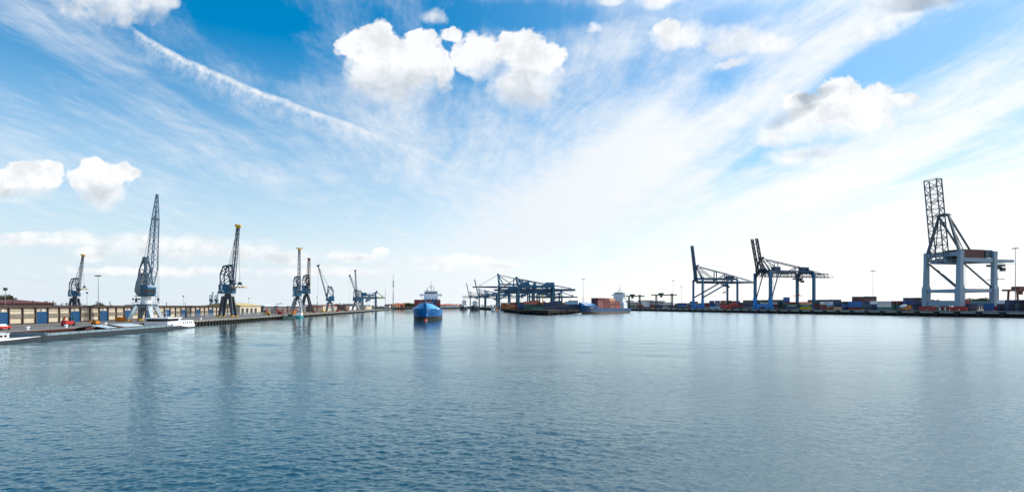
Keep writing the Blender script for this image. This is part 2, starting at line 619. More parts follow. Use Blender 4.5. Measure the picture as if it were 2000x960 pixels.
def lattice(mb, a, b, u, v, wa, ha, wb, hb, n, tc, td):
    """four-chord truss from a to b; u, v are the cross directions"""
    a, b, u, v = V(a), V(b), V(u).normalized(), V(v).normalized()

    def node(t, i, j):
        w, h = wa + (wb - wa) * t, ha + (hb - ha) * t
        return a + (b - a) * t + u * (i * w / 2) + v * (j * h / 2)
    cs = ((-1, -1), (1, -1), (1, 1), (-1, 1))
    for i, j in cs:
        mb.bar(node(0, i, j), node(1, i, j), tc)
    for k in range(n + 1):
        t = k / n
        for q in range(4):
            mb.bar(node(t, *cs[q]), node(t, *cs[(q + 1) % 4]), td)
    for k in range(n):
        t0, t1 = k / n, (k + 1) / n
        for q in range(4):
            p, r = cs[q], cs[(q + 1) % 4]
            if k % 2:
                p, r = r, p
            mb.bar(node(t0, *p), node(t1, *r), td)


def flat_truss(mb, a, b, up, n, tc, td):
    """two chords, the second offset by up, with zigzag between"""
    a, b, up = V(a), V(b), V(up)
    mb.bar(a, b, tc)
    mb.bar(a + up, b + up, tc)
    for k in range(n):
        p, q = a + (b - a) * (k / n), a + (b - a) * ((k + 1) / n)
        mb.bar(p, p + up, td)
        if k % 2:
            mb.bar(p, q + up, td)
        else:
            mb.bar(p + up, q, td)
    mb.bar(b, b + up, td)


def thing(name, label, cat, loc=(0, 0, 0), rot=0.0, group=None):
    o = bpy.data.objects.new(name, None)
    o.empty_display_size = 1
    scn.collection.objects.link(o)
    o.location = loc
    o.rotation_euler = (0, 0, rot)
    o['label'], o['category'] = label, cat
    if group:
        o['group'] = group
    return o


def tag(o, label, cat, group=None):
    o['label'], o['category'] = label, cat
    if group:
        o['group'] = group
    return o


def copy_tree(o, parent=None):
    c = o.copy()
    scn.collection.objects.link(c)
    if parent:
        c.parent = parent
    for ch in list(o.children):
        copy_tree(ch, c)
    return c


def px_x(px, depth):
    """sideways distance of a column of the photograph at a depth"""
    return (px - CX) / FPX * depth


# the two quays: left one runs away at slope -.125, the terminal's at -.255
def left_pt(s, off=0.0):
    """s = depth, off = metres inland from the left quay's edge"""
    return (-102.5 - 0.125 * s - off, s)


ROT_L = math.atan(0.125)
ROT_R = math.atan(0.255)
ROT_P = math.atan(0.107)
NR = V((math.cos(ROT_R), math.sin(ROT_R), 0))
ER = V((-math.sin(ROT_R), math.cos(ROT_R), 0))
GL, GR = 2.0, 4.4


def right_pt(s, off=0.0):
    return (432.0 - 0.255 * s + off, s)


# shared paints
white = paint('white_paint', lin(222, 226, 228), .45, var=.06, dirt=lin(150, 150, 145))
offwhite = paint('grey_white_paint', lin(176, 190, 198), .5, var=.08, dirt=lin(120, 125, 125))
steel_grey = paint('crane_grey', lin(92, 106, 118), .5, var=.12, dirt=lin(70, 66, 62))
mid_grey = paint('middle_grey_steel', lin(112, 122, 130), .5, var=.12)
dark_grey = paint('dark_grey_steel', lin(52, 57, 63), .55, var=.15)
crane_dark = paint('crane_dark_blue_grey', lin(50, 70, 88), .5, var=.15, dirt=lin(44, 46, 48))
black = paint('black_paint', lin(24, 26, 29), .5, var=.15)
rope_m = paint('wire_rope', lin(60, 64, 68), .5, var=.1)
blue_house = paint('crane_blue', lin(0, 86, 122), .42, var=.12, dirt=lin(20, 60, 80))
blue_sts = paint('gantry_blue', lin(18, 94, 132), .45, var=.15, dirt=lin(30, 48, 58))
blue_bright = paint('gantry_bright_blue', lin(0, 118, 190), .42, var=.08)
blue_dark = paint('gantry_dark_blue', lin(18, 64, 92), .45, var=.15)
teal_sts = paint('gantry_teal', lin(12, 88, 116), .45, var=.15)
yellow = paint('machine_yellow', lin(196, 150, 20), .5, var=.15, dirt=lin(110, 80, 30))
orange = paint('machine_orange', lin(205, 120, 20), .5, var=.12)
red = paint('bright_red', lin(176, 36, 26), .45, var=.12)
rust_red = paint('rust_red', lin(128, 46, 38), .55, var=.18)
sts_grey = paint('big_crane_grey', lin(132, 152, 166), .45, var=.08, dirt=lin(112, 130, 140))
sts_grey_d = paint('big_crane_slate', lin(70, 86, 96), .5, var=.12)
glass = paint('window_glass', lin(20, 28, 36), .12, var=.1, streak=False)
concrete = paint('concrete', lin(128, 126, 120), .8, var=.2, scale=.35, dirt=lin(70, 68, 62))
concrete_pale = paint('pale_concrete', lin(160, 158, 150), .8, var=.15, scale=.35, dirt=lin(100, 98, 90))
asphalt = paint('quay_paving', lin(108, 106, 102), .85, var=.2, scale=.08, dirt=lin(82, 80, 76), streak=False)
terminal_paving = paint('terminal_paving', lin(74, 74, 72), .85, var=.2, scale=.05, dirt=lin(52, 50, 48), streak=False)
wall_wet = paint('wet_dark_wall', lin(34, 35, 31), .9, var=.3, scale=.5, dirt=lin(48, 50, 38), spec=.1)
rubber = paint('rubber', lin(22, 23, 25), .7, var=.2)
timber = paint('dark_timber', lin(40, 32, 25), .8, var=.3)


# ------------------------------------------------------------------ ground
def slab(name, pts, top, bottom, mat):
    mb = MB()
    mb.prism(pts, bottom, top)
    o = mb.build(name, mat)
    o['kind'] = 'structure'
    return o


slab('quay_ground', [left_pt(20), left_pt(1180), left_pt(1180, 150), left_pt(20, 150)], GL, -3, asphalt)
slab('inner_quay_ground', [left_pt(200, 196), left_pt(1180, 196), left_pt(1180, 420), left_pt(200, 420)], GL, -3, asphalt)
TERM = [right_pt(200), right_pt(1000), (140, 1000), (100, 760), (58, 572), (30, 480), (14, 536), (-25, 935), (-45, 1130), (-160, 2000), (-160, 2600), (2600, 2600), (2600, 200)]
slab('terminal_ground', TERM, GR, -3, terminal_paving)
slab('far_shore', [(-1700, 1300), (-330, 1440), (-170, 1750), (-164, 3200), (-1700, 3200)], 3.0, -3, paint('far_bank', lin(84, 84, 70), .9, var=.25, scale=.02, streak=False))

# left quay wall: concrete cap over timber piles
qw = thing('quay_wall', 'low concrete quay wall faced with dark timber piles', 'quay wall', (*left_pt(20), 0), ROT_L)
L = 1180 * math.hypot(.125, 1)
MB().box(-0.6, L / 2 - 10, GL - 0.34, 2.4, L, 0.7).build('wall_cap', concrete, qw)
MB().box(-0.35, L / 2 - 10, .35, 1.5, L, 1.9).build('wall_face', wall_wet, qw)
for i in range(96):
    y = 85 + i * 3.4 if i < 80 else 357 + (i - 80) * 18.0
    MB().box(0.72, y, .6, .42, .55 if i < 80 else .8, 2.0 + random.uniform(-.25, .2)).build('timber_pile', timber, qw)

# terminal quay wall: dark wet wall, pale beam on top between rubber fenders
rw = thing('quay_wall', 'high dark wet quay wall with pale beams between black rubber fenders', 'quay wall', (*right_pt(200), 0), ROT_R)
LR = 800 * math.hypot(.255, 1)
MB().box(0.3, LR / 2, 1.3, 1.0, LR, 4.6).build('wall_face', wall_wet, rw)
MB().box(0.45, LR / 2, 4.22, 1.5, LR, .5).build('cap_beam', concrete, rw)
yy = 130.0
k = 0
while yy < LR - 10 and k < 48:
    gap = 15.5
    MB().box(-.55, yy + gap / 2, 3.15, .5, gap - 4.6, .95).build('pale_beam', concrete_pale, rw)
    f = MB()
    f.box(-.75, yy, 2.3, 1.0, 3.6, 3.4)
    f.tube((-1.3, yy - 1.2, 1.4), (-1.3, yy + 1.2, 1.4), .7, n=10)
    f.build('fender', rubber, rw)
    yy += gap
    k += 1
pw = thing('quay_wall', 'dark stone and rubble wall round the tip of the container peninsula', 'quay wall', (0, 0, 0))
mb = MB()
ring = [(140, 1000), (100, 760), (58, 572), (30, 480), (14, 536), (-25, 935), (-45, 1130), (-160, 2000)]
for a, b in zip(ring, ring[1:]):
    mb.bar((a[0], a[1], 1.9), (b[0], b[1], 1.9), 1.6, 4.4)
mb.build('wall_face', wall_wet, pw)
mb = MB()
for a, b in zip(ring, ring[1:]):
    d = (V((*b, 0)) - V((*a, 0)))
    n = int(d.length / 3.2)
    for i in range(n):
        p = V((*a, 0)) + d * ((i + random.random()) / n)
        s = random.uniform(.8, 1.9)
        nrm = V((-d.y, d.x, 0)).normalized() * random.uniform(.6, 2.2)
        mb.box(p.x + nrm.x, p.y + nrm.y, random.uniform(-.2, 1.6), s, s * random.uniform(.7, 1.3), s * .8, random.random() * 3)
mb.build('rubble', paint('dark_rubble', lin(20, 19, 17), .9, var=.35, scale=.4, spec=.05), pw)
fw = thing('bank_wall', 'low dark bank wall below the far houses and trees', 'bank wall', (0, 0, 0))
mb = MB()
for a, b in zip([(-1700, 1300), (-330, 1440), (-170, 1750), (-164, 3200)], [(-330, 1440), (-170, 1750), (-164, 3200)]):
    mb.bar((a[0], a[1], 1.2), (b[0], b[1], 1.2), 1.6, 4.0)
mb.build('wall_face', wall_wet, fw)

# rails on the left quay
for off in (4.0, 17.5):
    p0, p1 = left_pt(30, off), left_pt(1100, off)
    o = MB().bar((*p0, GL + .03), (*p1, GL + .03), .25, .06).build('crane_rail', dark_grey)
    tag(o, 'steel crane rail along the quay, %s of the two' % ('beside the edge' if off < 5 else 'further from the water'), 'crane rail')


# ------------------------------------------------------------------ the long warehouse
wall_beige = paint('warehouse_beige', lin(188, 176, 154), .85, var=.10, scale=.5, dirt=lin(140, 128, 108))
wall_band = paint('warehouse_band', lin(118, 110, 100), .6, var=.18, scale=.9)
pil_m = paint('pilaster_brown', lin(72, 58, 54), .8, var=.2)
fascia_m = paint('fascia_brown', lin(62, 46, 44), .8, var=.25)
door_blue = paint('door_blue', lin(0, 66, 108), .5, var=.10, dirt=lin(10, 50, 80))
roof_grey = paint('roof_grey', lin(120, 118, 116), .8, var=.2, scale=.1)
roof_red = paint('roof_dark_red', lin(92, 44, 42), .8, var=.25, scale=.15)
roof_blue = paint('roof_blue', lin(16, 74, 112), .6, var=.2)

BAY = 17.65 / 3 * math.hypot(.125, 1)
W0 = 174.8 - 17.65 * 2 - 17.65 / 6
wh = thing('warehouse', 'long beige concrete warehouse with blue doors along the quay', 'warehouse', (*left_pt(W0, 32.5), GL), ROT_L)
NB = 40
LEN = NB * BAY
WH = 6.0
body = MB()
body.box(-15, LEN / 2, WH / 2 - .02, 29.4, LEN, WH - .1)
body.build('wall', wall_beige, wh)
MB().box(-15, LEN / 2, WH + .02, 31.2, LEN + .6, .36).build('roof', fascia_m, wh)
MB().box(.32, LEN / 2, WH - .36, .5, LEN + .2, .44).build('fascia', fascia_m, wh)
for i in range(NB + 1):
    MB().box(0, i * BAY, (WH - .6) / 2, .5, .36, WH - .6).build('pilaster', pil_m, wh)
nd = 0
for i in range(NB):
    y = (i + .5) * BAY
    if i % 3 == 0:
        d = MB()
        wide = BAY - .62
        d.box(-.12, y, 2.05, .2, wide, 4.1)
        for q in range(6):
            d.box(.0, y, .35 + q * .68, .05, wide - .2, .07)
        d.build('door', door_blue, wh)
        if nd < 9:
            MB().box(.22, y, 4.75, .4, .6, .34).build('door_lamp', white, wh)
        nd += 1
    else:
        bandm = MB()
        bandm.box(-.22, y, 2.72, .25, BAY - .5, 1.25)
        MB().box(-.2, y, .22, .3, BAY - .5, .44).build('plinth', pil_m, wh)
        for zz in (2.05, 3.4, 4.4):
            bandm.box(-.22, y, zz, .22, BAY - .5, .05)
        bandm.build('window_band', wall_band, wh)
MB().box(.12, 2.18 * 17.6 + 29.5, 1.6, .12, .9, .9).build('notice_board', red, wh)
for y in (20, 29, 38, 47, 56, 66, 92, 101, 128, 150, 171):
    MB().box(-2.5, y, WH + 1.0, .22, .22, 1.7).build('vent_pipe', dark_grey, wh)

# sheds and roofs that stand up behind it
def shed(name, label, s0, s1, o0, o1, h, rise, wallm, roofm, cat='shed'):
    t = thing(name, label, cat, (*left_pt(s0, o0), GL), ROT_L)
    ln = (s1 - s0) * math.hypot(.125, 1)
    w = o1 - o0
    MB().box(-w / 2, ln / 2, h / 2 - .02, w, ln, h).build('wall', wallm, t)
    r = MB()
    r.prism([(.5, h), (-w / 2, h + rise), (-w - .5, h), (-w - .5, h + .3), (-w / 2, h + rise + .3), (.5, h + .3)], -.5, ln + .5, 'y')
    r.build('roof', roofm, t)
    g = MB()
    g.prism([(-.02, h - .01), (-w / 2, h + rise - .02), (-w + .02, h - .01)], .02, ln - .02, 'y')
    g.build('gable', wallm, t)
    return t


shed('storage_shed', 'low shed with dark red roof behind the warehouse, lower of the two red roofs', 190, 248, 66, 96, 7.0, 1.4, fascia_m, roof_red)
shed('storage_shed', 'dark red roofed shed nearest the frame edge behind the warehouse', 150, 176, 66, 96, 6.9, 2.1, fascia_m, roof_red)
shed('storage_shed', 'low blue roofed shed between the two red roofs behind the warehouse', 177, 189, 64, 90, 6.2, 1.2, fascia_m, roof_blue)
beige2 = paint('gable_yellow', lin(190, 170, 120), .8, var=.12, scale=.3)
t = thing('gabled_hall', 'beige hall with a low yellow gable roof at the warehouse end', 'hall', (*left_pt(378, 31.0), GL), ROT_L)
MB().box(-11, 22, 3.0, 22, 44, 6).build('wall', wall_beige, t)
MB().prism([(.8, 6.0), (-11, 7.9), (-22.8, 6.0), (-22.8, 6.3), (-11, 8.2), (.8, 6.3)], -.6, 44.6, 'y').build('roof', beige2, t)
MB().prism([(-.02, 5.99), (-11, 7.86), (-21.9, 5.99)], .02, 43.9, 'y').build('gable', beige2, t)
for y in (5, 14, 23, 32):
    MB().box(.02, y, 2.2, .1, 5, 4.4).build('door', dark_grey, t)
for y in (9.5, 18.5, 27.5, 37, 42):
    MB().box(.03, y, 2.8, .14, .5, 5.6).build('pilaster', white, t)
t = thing('transit_shed', 'long grey transit shed with a white roof edge past the beige hall', 'shed', (*left_pt(424, 30.0), GL), ROT_L)
MB().box(-14, 68, 2.9, 28, 134, 5.8).build('wall', paint('shed_grey', lin(104, 104, 104), .8, var=.15, scale=.2), t)
MB().prism([(1, 5.8), (1, 6.5), (-14, 7.4), (-29, 6.5), (-29, 5.8)], -.5, 137, 'y').build('roof', white, t)
for k in range(9):
    MB().box(.03, 8 + k * 15, 2.0, .12, 6, 4.0).build('door', dark_grey if k % 2 else rust_red, t)
shed_brown = paint('shed_brown', lin(106, 88, 78), .85, var=.2)
sh_pal = [(shed_brown, 'dull brown'), (wall_beige, 'beige'), (concrete_pale, 'pale grey'), (shed_brown, 'grey brown'), (white, 'white'), (mid_grey, 'slate grey'), (wall_beige, 'sand coloured')]
rf_pal = [(roof_red, 'dark red'), (roof_grey, 'grey'), (paint('roof_tile', lin(160, 84, 66), .8, var=.2), 'tiled orange'), (roof_red, 'maroon'), (roof_grey, 'flat grey'), (roof_red, 'red'), (roof_grey, 'dull grey')]
s = 575.0
for k in range(7):
    ln = (46, 38, 60, 40, 70, 52, 90)[k]
    shed('quay_shed', '%s quay shed with %s roof, %s past the grey transit shed' % (sh_pal[k][1], rf_pal[k][1], ('first', 'second', 'third', 'fourth', 'fifth', 'sixth', 'seventh')[k]),
         s, s + ln, 26 + (k % 3) * 4, 48 + (k % 2) * 8, (5.0, 6.0, 5.2, 6.6, 5.4, 7.0, 6.0)[k], (2.0, 1.4, 2.4, 1.6, .8, 2.2, 1.8)[k], sh_pal[k][0], rf_pal[k][0])
    s += ln + 14


# ------------------------------------------------------------------ trees
leaf_mats = [paint('leaf_green', lin(56, 70, 34), .9, var=.45, scale=.9, streak=False), paint('leaf_dark', lin(40, 54, 30), .9, var=.45, scale=.9, streak=False),
             paint('leaf_olive', lin(78, 78, 40), .9, var=.4, scale=.9, streak=False)]
bark = paint('bark', lin(58, 48, 38), .9, var=.3)
TREE_CACHE = {}


def tree_meshes(kind):
    if kind in TREE_CACHE:
        return TREE_CACHE[kind]
    rnd = random.Random(kind * 13 + 5)
    t = MB()
    t.tube((0, 0, -.2), (0, 0, 3.6), .32, .22, 7)
    for q in range(5):
        a = q * 1.26 + rnd.random()
        t.tube((0, 0, 2.6 + q * .3), (math.cos(a) * 2.0, math.sin(a) * 2.0, 5.2 + q * .5), .14, .04, 5)
    c = MB()
    clumps = [(rnd.gauss(0, 1.9), rnd.gauss(0, 1.9), rnd.uniform(3.4, 9.6), rnd.uniform(.9, 1.9)) for _ in range(26)]
    for (x, y, z, r) in clumps:
        f = max(.35, 1 - max(0, (z - 6) / 6.0))
        for _ in range(34):
            d = V((rnd.gauss(0, 1), rnd.gauss(0, 1), rnd.gauss(0, .8))).normalized() * (r * rnd.random() ** .4)
            p = V((x * f, y * f, z)) + d
            a = V((rnd.gauss(0, 1), rnd.gauss(0, 1), rnd.gauss(0, 1))).normalized()
            b = a.cross(V((rnd.gauss(0, 1), rnd.gauss(0, 1), rnd.gauss(0, 1)))).normalized()
            s_ = rnd.uniform(.22, .5)
            c._add([p - a * s_, p + b * s_ * .6, p + a * s_, p - b * s_ * .6], [(0, 1, 2, 3)])
    to = t.build('trunk', bark)
    co = c.build('crown', leaf_mats[kind % 3])
    TREE_CACHE[kind] = (to.data, co.data)
    bpy.data.objects.remove(to)
    bpy.data.objects.remove(co)
    return TREE_CACHE[kind]


def tree(x, y, z, h, kind, label, group, wide=1.0):
    tm, cm = tree_meshes(kind)
    r = thing('broadleaf_tree', label, 'tree', (x, y, z), random.random() * 6.28, group)
    r.scale = (h / 10.5 * wide, h / 10.5 * wide, h / 10.5)
    for nm, me in (('trunk', tm), ('crown', cm)):
        o = bpy.data.objects.new(nm, me)
        scn.collection.objects.link(o)
        o.parent = r
    return r


ORD = ['first', 'second', 'third', 'fourth', 'fifth', 'sixth', 'seventh', 'eighth', 'ninth', 'tenth', 'eleventh', 'twelfth', 'thirteenth',
       'fourteenth', 'fifteenth', 'sixteenth', 'seventeenth', 'eighteenth', 'nineteenth', 'twentieth', 'twenty-first', 'twenty-second',
       'twenty-third', 'twenty-fourth', 'twenty-fifth', 'twenty-sixth', 'twenty-seventh', 'twenty-eighth', 'twenty-ninth', 'thirtieth']

k = 0
for px, dep, h in ((-4, 330, 11.5), (4, 335, 12.5), (12, 328, 12.8), (19, 336, 12.0), (27, 332, 10.6), (48, 360, 9.2), (90, 380, 9.4), (97, 382, 9.8), (194, 430, 9.0)):
    tree(px_x(px, dep), dep, GL, h * (.98), k, 'green tree behind the warehouse roof, %s from the frame edge' % ORD[k], 'trees behind the warehouse', 1.15)
    k += 1
k = 0
for i in range(13):
    px = 790 + i * 1.75 + random.uniform(-.4, .4)
    tree(px_x(px, 1500 + 20 * (i % 3)), 1500 + 20 * (i % 3), 3, random.uniform(9, 14.5), i, 'dark tree on the far bank, %s past the orange roofed houses' % ORD[i], 'trees on the far bank', 1.4)
for i in range(16):
    px = 1880 + i * 4.3 + random.uniform(-1, 1)
    dep = 640 + random.uniform(-15, 15)
    tree(px_x(px, dep), dep, GR, random.uniform(9.5, 12.8), i, 'green tree seen below the grey gantry crane, %s of the row from its middle leg' % ORD[i], 'tree row behind the grey crane', 1.5)
for i in range(7):
    px = 1806 + i * 5 + random.uniform(-1, 1)
    dep = 620 + random.uniform(-10, 10)
    tree(px_x(px, dep), dep, GR, random.uniform(8.5, 12), i + 1, 'green tree between the waterside legs of the grey crane, %s from the outer leg' % ORD[i], 'trees between the grey legs', 1.4)

# far wooded skyline
mb = MB()
rnd = random.Random(3)
for i in range(5200):
    px = rnd.uniform(-300, 2300)
    dep = rnd.uniform(2320, 2560) if px > 880 else rnd.uniform(1900, 2700)
    x = px_x(px, dep)
    top = 6 + 5 * math.sin(px * .013) + 4 * math.sin(px * .047 + 1) + 2.5 * math.sin(px * .21)
    z = 3.5 + rnd.random() * max(3, top)
    s_ = rnd.uniform(1.2, 3.0)
    a = V((rnd.gauss(0, 1), rnd.gauss(0, .5), rnd.gauss(0, 1))).normalized()
    b = a.cross(V((rnd.gauss(0, .4), 1, rnd.gauss(0, .4)))).normalized()
    p = V((x, dep, z))
    mb._add([p - a * s_, p + b * s_ * .8, p + a * s_, p - b * s_ * .8], [(0, 1, 2, 3)])
o = mb.build('far_woods', leaf_mats[1])
o['kind'] = 'stuff'
o['label'] = 'low dark woods along the whole skyline'
o['category'] = 'woods'

# ------------------------------------------------------------------ houses on the far bank
hw = [wall_beige, white, paint('house_brick', lin(150, 96, 76), .85, var=.2), concrete_pale]
hr = [paint('roof_orange', lin(196, 104, 66), .8, var=.2), roof_red, paint('roof_pink', lin(190, 130, 110), .8, var=.15)]
hn = ['beige', 'white', 'brick', 'pale grey']
rn = ['orange', 'dark red', 'pink']


def house(px, dep, z, w, d, h, rise, wi, ri, label, grp):
    t = thing('town_house', label, 'house', (px_x(px, dep), dep, z), random.uniform(-.2, .2), grp)
    MB().box(0, 0, h / 2, w, d, h).build('wall', hw[wi], t)
    r = MB()
    r.prism([(-d / 2 - .6, h), (0, h + rise), (d / 2 + .6, h), (d / 2 + .6, h + .3), (0, h + rise + .35), (-d / 2 - .6, h + .3)], -w / 2 - .4, w / 2 + .4, 'x')
    ro = r.build('roof', hr[ri], t)
    MB().prism([(-d / 2 + .02, h - .02), (0, h + rise - .05), (d / 2 - .02, h - .02)], -w / 2 + .02, w / 2 - .02, 'x').build('gable', hw[wi], t)
    MB().box(w * .25, .6, h + rise, .9, .9, 1.8).build('chimney', hr[1], ro)
    for i in range(3):
        MB().box(-w * .3 + i * w * .3, -d / 2 - .02, h * .55, 1.5, .1, 1.6).build('window', glass, t)


i = 0
for px, w, h, wi, ri in ((771, 12, 6, 0, 0), (776, 11, 8, 2, 0), (781, 12, 7, 1, 2), (786, 10, 7.5, 2, 0), (757, 14, 5, 1, 1), (763, 13, 5.5, 3, 1)):
    house(px, 1490 + (i % 3) * 14, 3, w, 10, h, 4.2, wi, ri, '%s far house with %s roof, %s along the bank before the dark trees' % (hn[wi], rn[ri], ORD[i]), 'houses on the far bank')
    i += 1
i = 0
for px, w, h, wi, ri in ((864, 15, 6, 1, 0), (870, 13, 5, 0, 2), (876, 17, 7, 1, 0), (883, 14, 5.5, 3, 1), (889, 16, 6, 1, 2), (896, 16, 6, 0, 0), (903, 14, 5, 1, 1)):
    house(px, 1830 + (i % 2) * 16, 3, w * 1.2, 12, h, 4.5, wi, ri, '%s house with %s roof, %s along the bank past the oncoming ship' % (hn[wi], rn[ri], ORD[i]), 'houses past the oncoming ship')
    i += 1


# ------------------------------------------------------------------ level-luffing harbour cranes
def harbour_crane(label, px, off, face=(.8, .6), portal_h=11.0, base=3.3, top=1.75, leg_m=dark_grey, cap_m=dark_grey, house_m=blue_house,
                  tower_m=crane_dark, boom_m=crane_dark, tip_m=yellow, house_w=4.2, house_h=5.0, tower_h=10.0, tip=(6.0, 48.0), boom_w=1.5,
                  ped=None, style='box', spreader=None, emblem=False, bogie_m=yellow, ground=GL, depth=None, inner=False, group='harbour cranes along the left quay', scale=1.0, ties=True, tee=0):
    dep = depth or (102.5 + off) / ((CX - px) / FPX - .125)
    x = px_x(px, dep)
    t = thing('harbour_crane', label, 'crane', (x, dep, ground), ROT_L, group)
    t.scale = (scale,) * 3
    # direction of the jib in the crane's own axes
    ang = math.atan2(x, dep)
    r = V((math.cos(ang), -math.sin(ang), 0))
    tw = V((-math.sin(ang), -math.cos(ang), 0))
    f = (r * face[0] + tw * face[1]).normalized()
    c, s = math.cos(-ROT_L), math.sin(-ROT_L)
    f = V((f.x * c - f.y * s, f.x * s + f.y * c, 0))
    g = V((-f.y, f.x, 0))
    r_loc = V((r.x * c - r.y * s, r.x * s + r.y * c, 0))

    def U(p):
        return f * p[0] + g * p[1] + V((0, 0, p[2]))
    # portal
    z0 = .9
    for i, j in ((-1, -1), (1, -1), (1, 1), (-1, 1)):
        lg = MB()
        lg.bar((i * base, j * base, z0), (i * top, j * top, portal_h - .5), 1.0, 1.2, 1.7, 1.5)
        if style == 'old':
            lg.bar((i * base, j * base, z0 + .4), (i * base * .3, j * top, portal_h - .6), .45)
        lg.build('leg', leg_m if style != 'old' or j < 0 or i > 0 else cap_m, t)
        b = MB()
        b.box(i * base, j * base, .55, 1.0, 3.2, .5)
        for q in (-1.1, 1.1):
            b.tube((i * base - .25, j * base + q, .36), (i * base + .25, j * base + q, .36), .36, n=10)
        b.build('bogie', bogie_m, t)
    pf = MB()
    for j in (-1, 1):
        pf.bar((-top - .9, j * top, portal_h - .5), (top + .9, j * top, portal_h - .5), .9, 1.4)
        pf.bar((j * top, -top, portal_h - .5), (j * top, top, portal_h - .5), .8, 1.3)
        zt = portal_h * .42
        w_ = base + (top - base) * .42
        if style != 'old':
            MB().bar((-w_, j * w_, zt), (w_, j * w_, zt), .4).build('tie_bar', cap_m, t)
    pf.box(0, 0, portal_h + .1, top * 2.1, top * 2.1, .5)
    # handrail
    for i, j in ((-1, -1), (1, -1), (1, 1), (-1, 1)):
        w_ = top + 1.0
        pf.bar((i * w_, j * w_, portal_h), (i * w_, j * w_, portal_h + 1.1), .07)
    for q in range(4):
        cs = ((-1, -1), (1, -1), (1, 1), (-1, 1))
        a, b2 = cs[q], cs[(q + 1) % 4]
        w_ = top + 1.0
        for hh in (.55, 1.1):
            pf.bar((a[0] * w_, a[1] * w_, portal_h + hh), (b2[0] * w_, b2[1] * w_, portal_h + hh), .06)
    pf.build('portal_frame', cap_m, t)
    zb = portal_h + .35
    if ped:
        MB().tube((0, 0, zb), (0, 0, zb + ped), 1.95, 1.75, 20).build('pedestal', white, t)
        zb += ped
    else:
        MB().tube((0, 0, zb), (0, 0, zb + 1.4), 1.7, 1.5, 16).build('slewing_ring', dark_grey, t)
        zb += 1.4
    hw_ = house_w
    zt = zb + house_h
    if style == 'old':
        hs = MB()
        rings = []
        for z_, a, w_ in ((0, 2.0, 1.6), (.9, 3.0, 2.0), (2.2, 3.7, 2.2), (house_h, 3.0, 2.1), (house_h + 3.6, 1.7, 1.7)):
            rings.append([U((-a - .3, -w_ * .8, zb + z_)), U((-.4, -w_, zb + z_)), U((-.4, w_, zb + z_)), U((-a - .3, w_ * .8, zb + z_))])
        hs.loft(rings)
        hs.build('machine_house', mid_grey, t)
        cb = MB()
        cb.loft([[U((a0, b0, zb + z_)) for a0, b0 in ((-.38, -1.8), (a, -1.8), (a, 1.8), (-.38, 1.8))] for z_, a in ((.3, 2.2), (.8, 3.1), (3.6, 3.3), (4.4, 3.0))])
        co = cb.build('operator_cab', house_m, t)
        w2 = MB()
        w2.loft([[U((a0, b0, zb + z_)) for a0, b0 in ((.5, -1.84), (3.26, -1.84), (3.36, 1.3), (.5, 1.3))] for z_ in (1.2, 2.9)])
        w2.build('window', glass, co)
        fl = MB()
        fl.loft([[U(p) for p in ((-3.4, -2.2, zb + z_), (3.6, -2.2, zb + z_), (3.6, 2.2, zb + z_), (-3.4, 2.2, zb + z_))] for z_ in (0, .25)])
        for q in range(6):
            fl.bar(U((1.0 + q * .5, -2.2, zb + .2)), U((1.0 + q * .5, -2.2, zb + 1.2)), .05)
        fl.bar(U((1.0, -2.2, zb + 1.2)), U((3.6, -2.2, zb + 1.2)), .06)
        fl.build('walkway', dark_grey, t)
    else:
        hs = MB()
        hs.loft([[U(p) for p in ((-hw_, -2.0, zb + z_), (.4, -2.0, zb + z_), (.4, 2.0, zb + z_), (-hw_, 2.0, zb + z_))] for z_ in (.35, house_h)])
        ho = hs.build('machine_house', house_m, t)
        lo = MB()
        lo.loft([[U(p) for p in ((-hw_ - .2, -2.15, zb + z_), (3.2, -2.15, zb + z_), (3.2, 2.15, zb + z_), (-hw_ - .2, 2.15, zb + z_))] for z_ in (-.1, .33)])
        for q in range(9):
            for j in (-2.15, 2.15):
                lo.bar(U((-hw_ + q * .9, j, zb + .3)), U((-hw_ + q * .9, j, zb + 1.3)), .06)
        lo.build('walkway', mid_grey if emblem else dark_grey, t)
        cb = MB()
        cb.loft([[U(p) for p in ((.42, -1.7, zb + z_), (hw_ * .9, -1.7, zb + z_), (hw_ * .9, 1.7, zb + z_), (.42, 1.7, zb + z_))] for z_ in (.36, house_h * .62)])
        co = cb.build('operator_cab', house_m, t)
        w2 = MB()
        w2.loft([[U(p) for p in ((hw_ * .42, -1.74, zb + z_), (hw_ * .9 + .04, -1.74, zb + z_), (hw_ * .9 + .04, 1.2, zb + z_), (hw_ * .42, 1.2, zb + z_))] for z_ in (house_h * .32, house_h * .56)])
        w2.build('window', glass, co)
        if emblem:
            e = MB()
            # the white figure painted on the counterweight
            y_ = -2.03 if (V((0, -1, 0)).dot(U((0, -1, 0))) >= 0) else 2.03
            e2 = zb + .6
            W_ = hw_

            def st(a, b, w_=.34):
                e.bar(U((-W_ + a[0], y_, e2 + a[1])), U((-W_ + b[0], y_, e2 + b[1])), w_, w_)
            st((1.9, 3.6), (1.9, 1.3), .4)
            st((1.2, 2.7), (2.7, 2.9))
            st((1.9, 1.5), (1.0, .5))
            st((1.9, 1.5), (3.2, .6))
            st((1.5, 3.7), (2.3, 3.9))
            st((2.6, .5), (3.6, .1), .26)
            e.build('emblem', white, ho)
    # tower
    tw_ = MB()
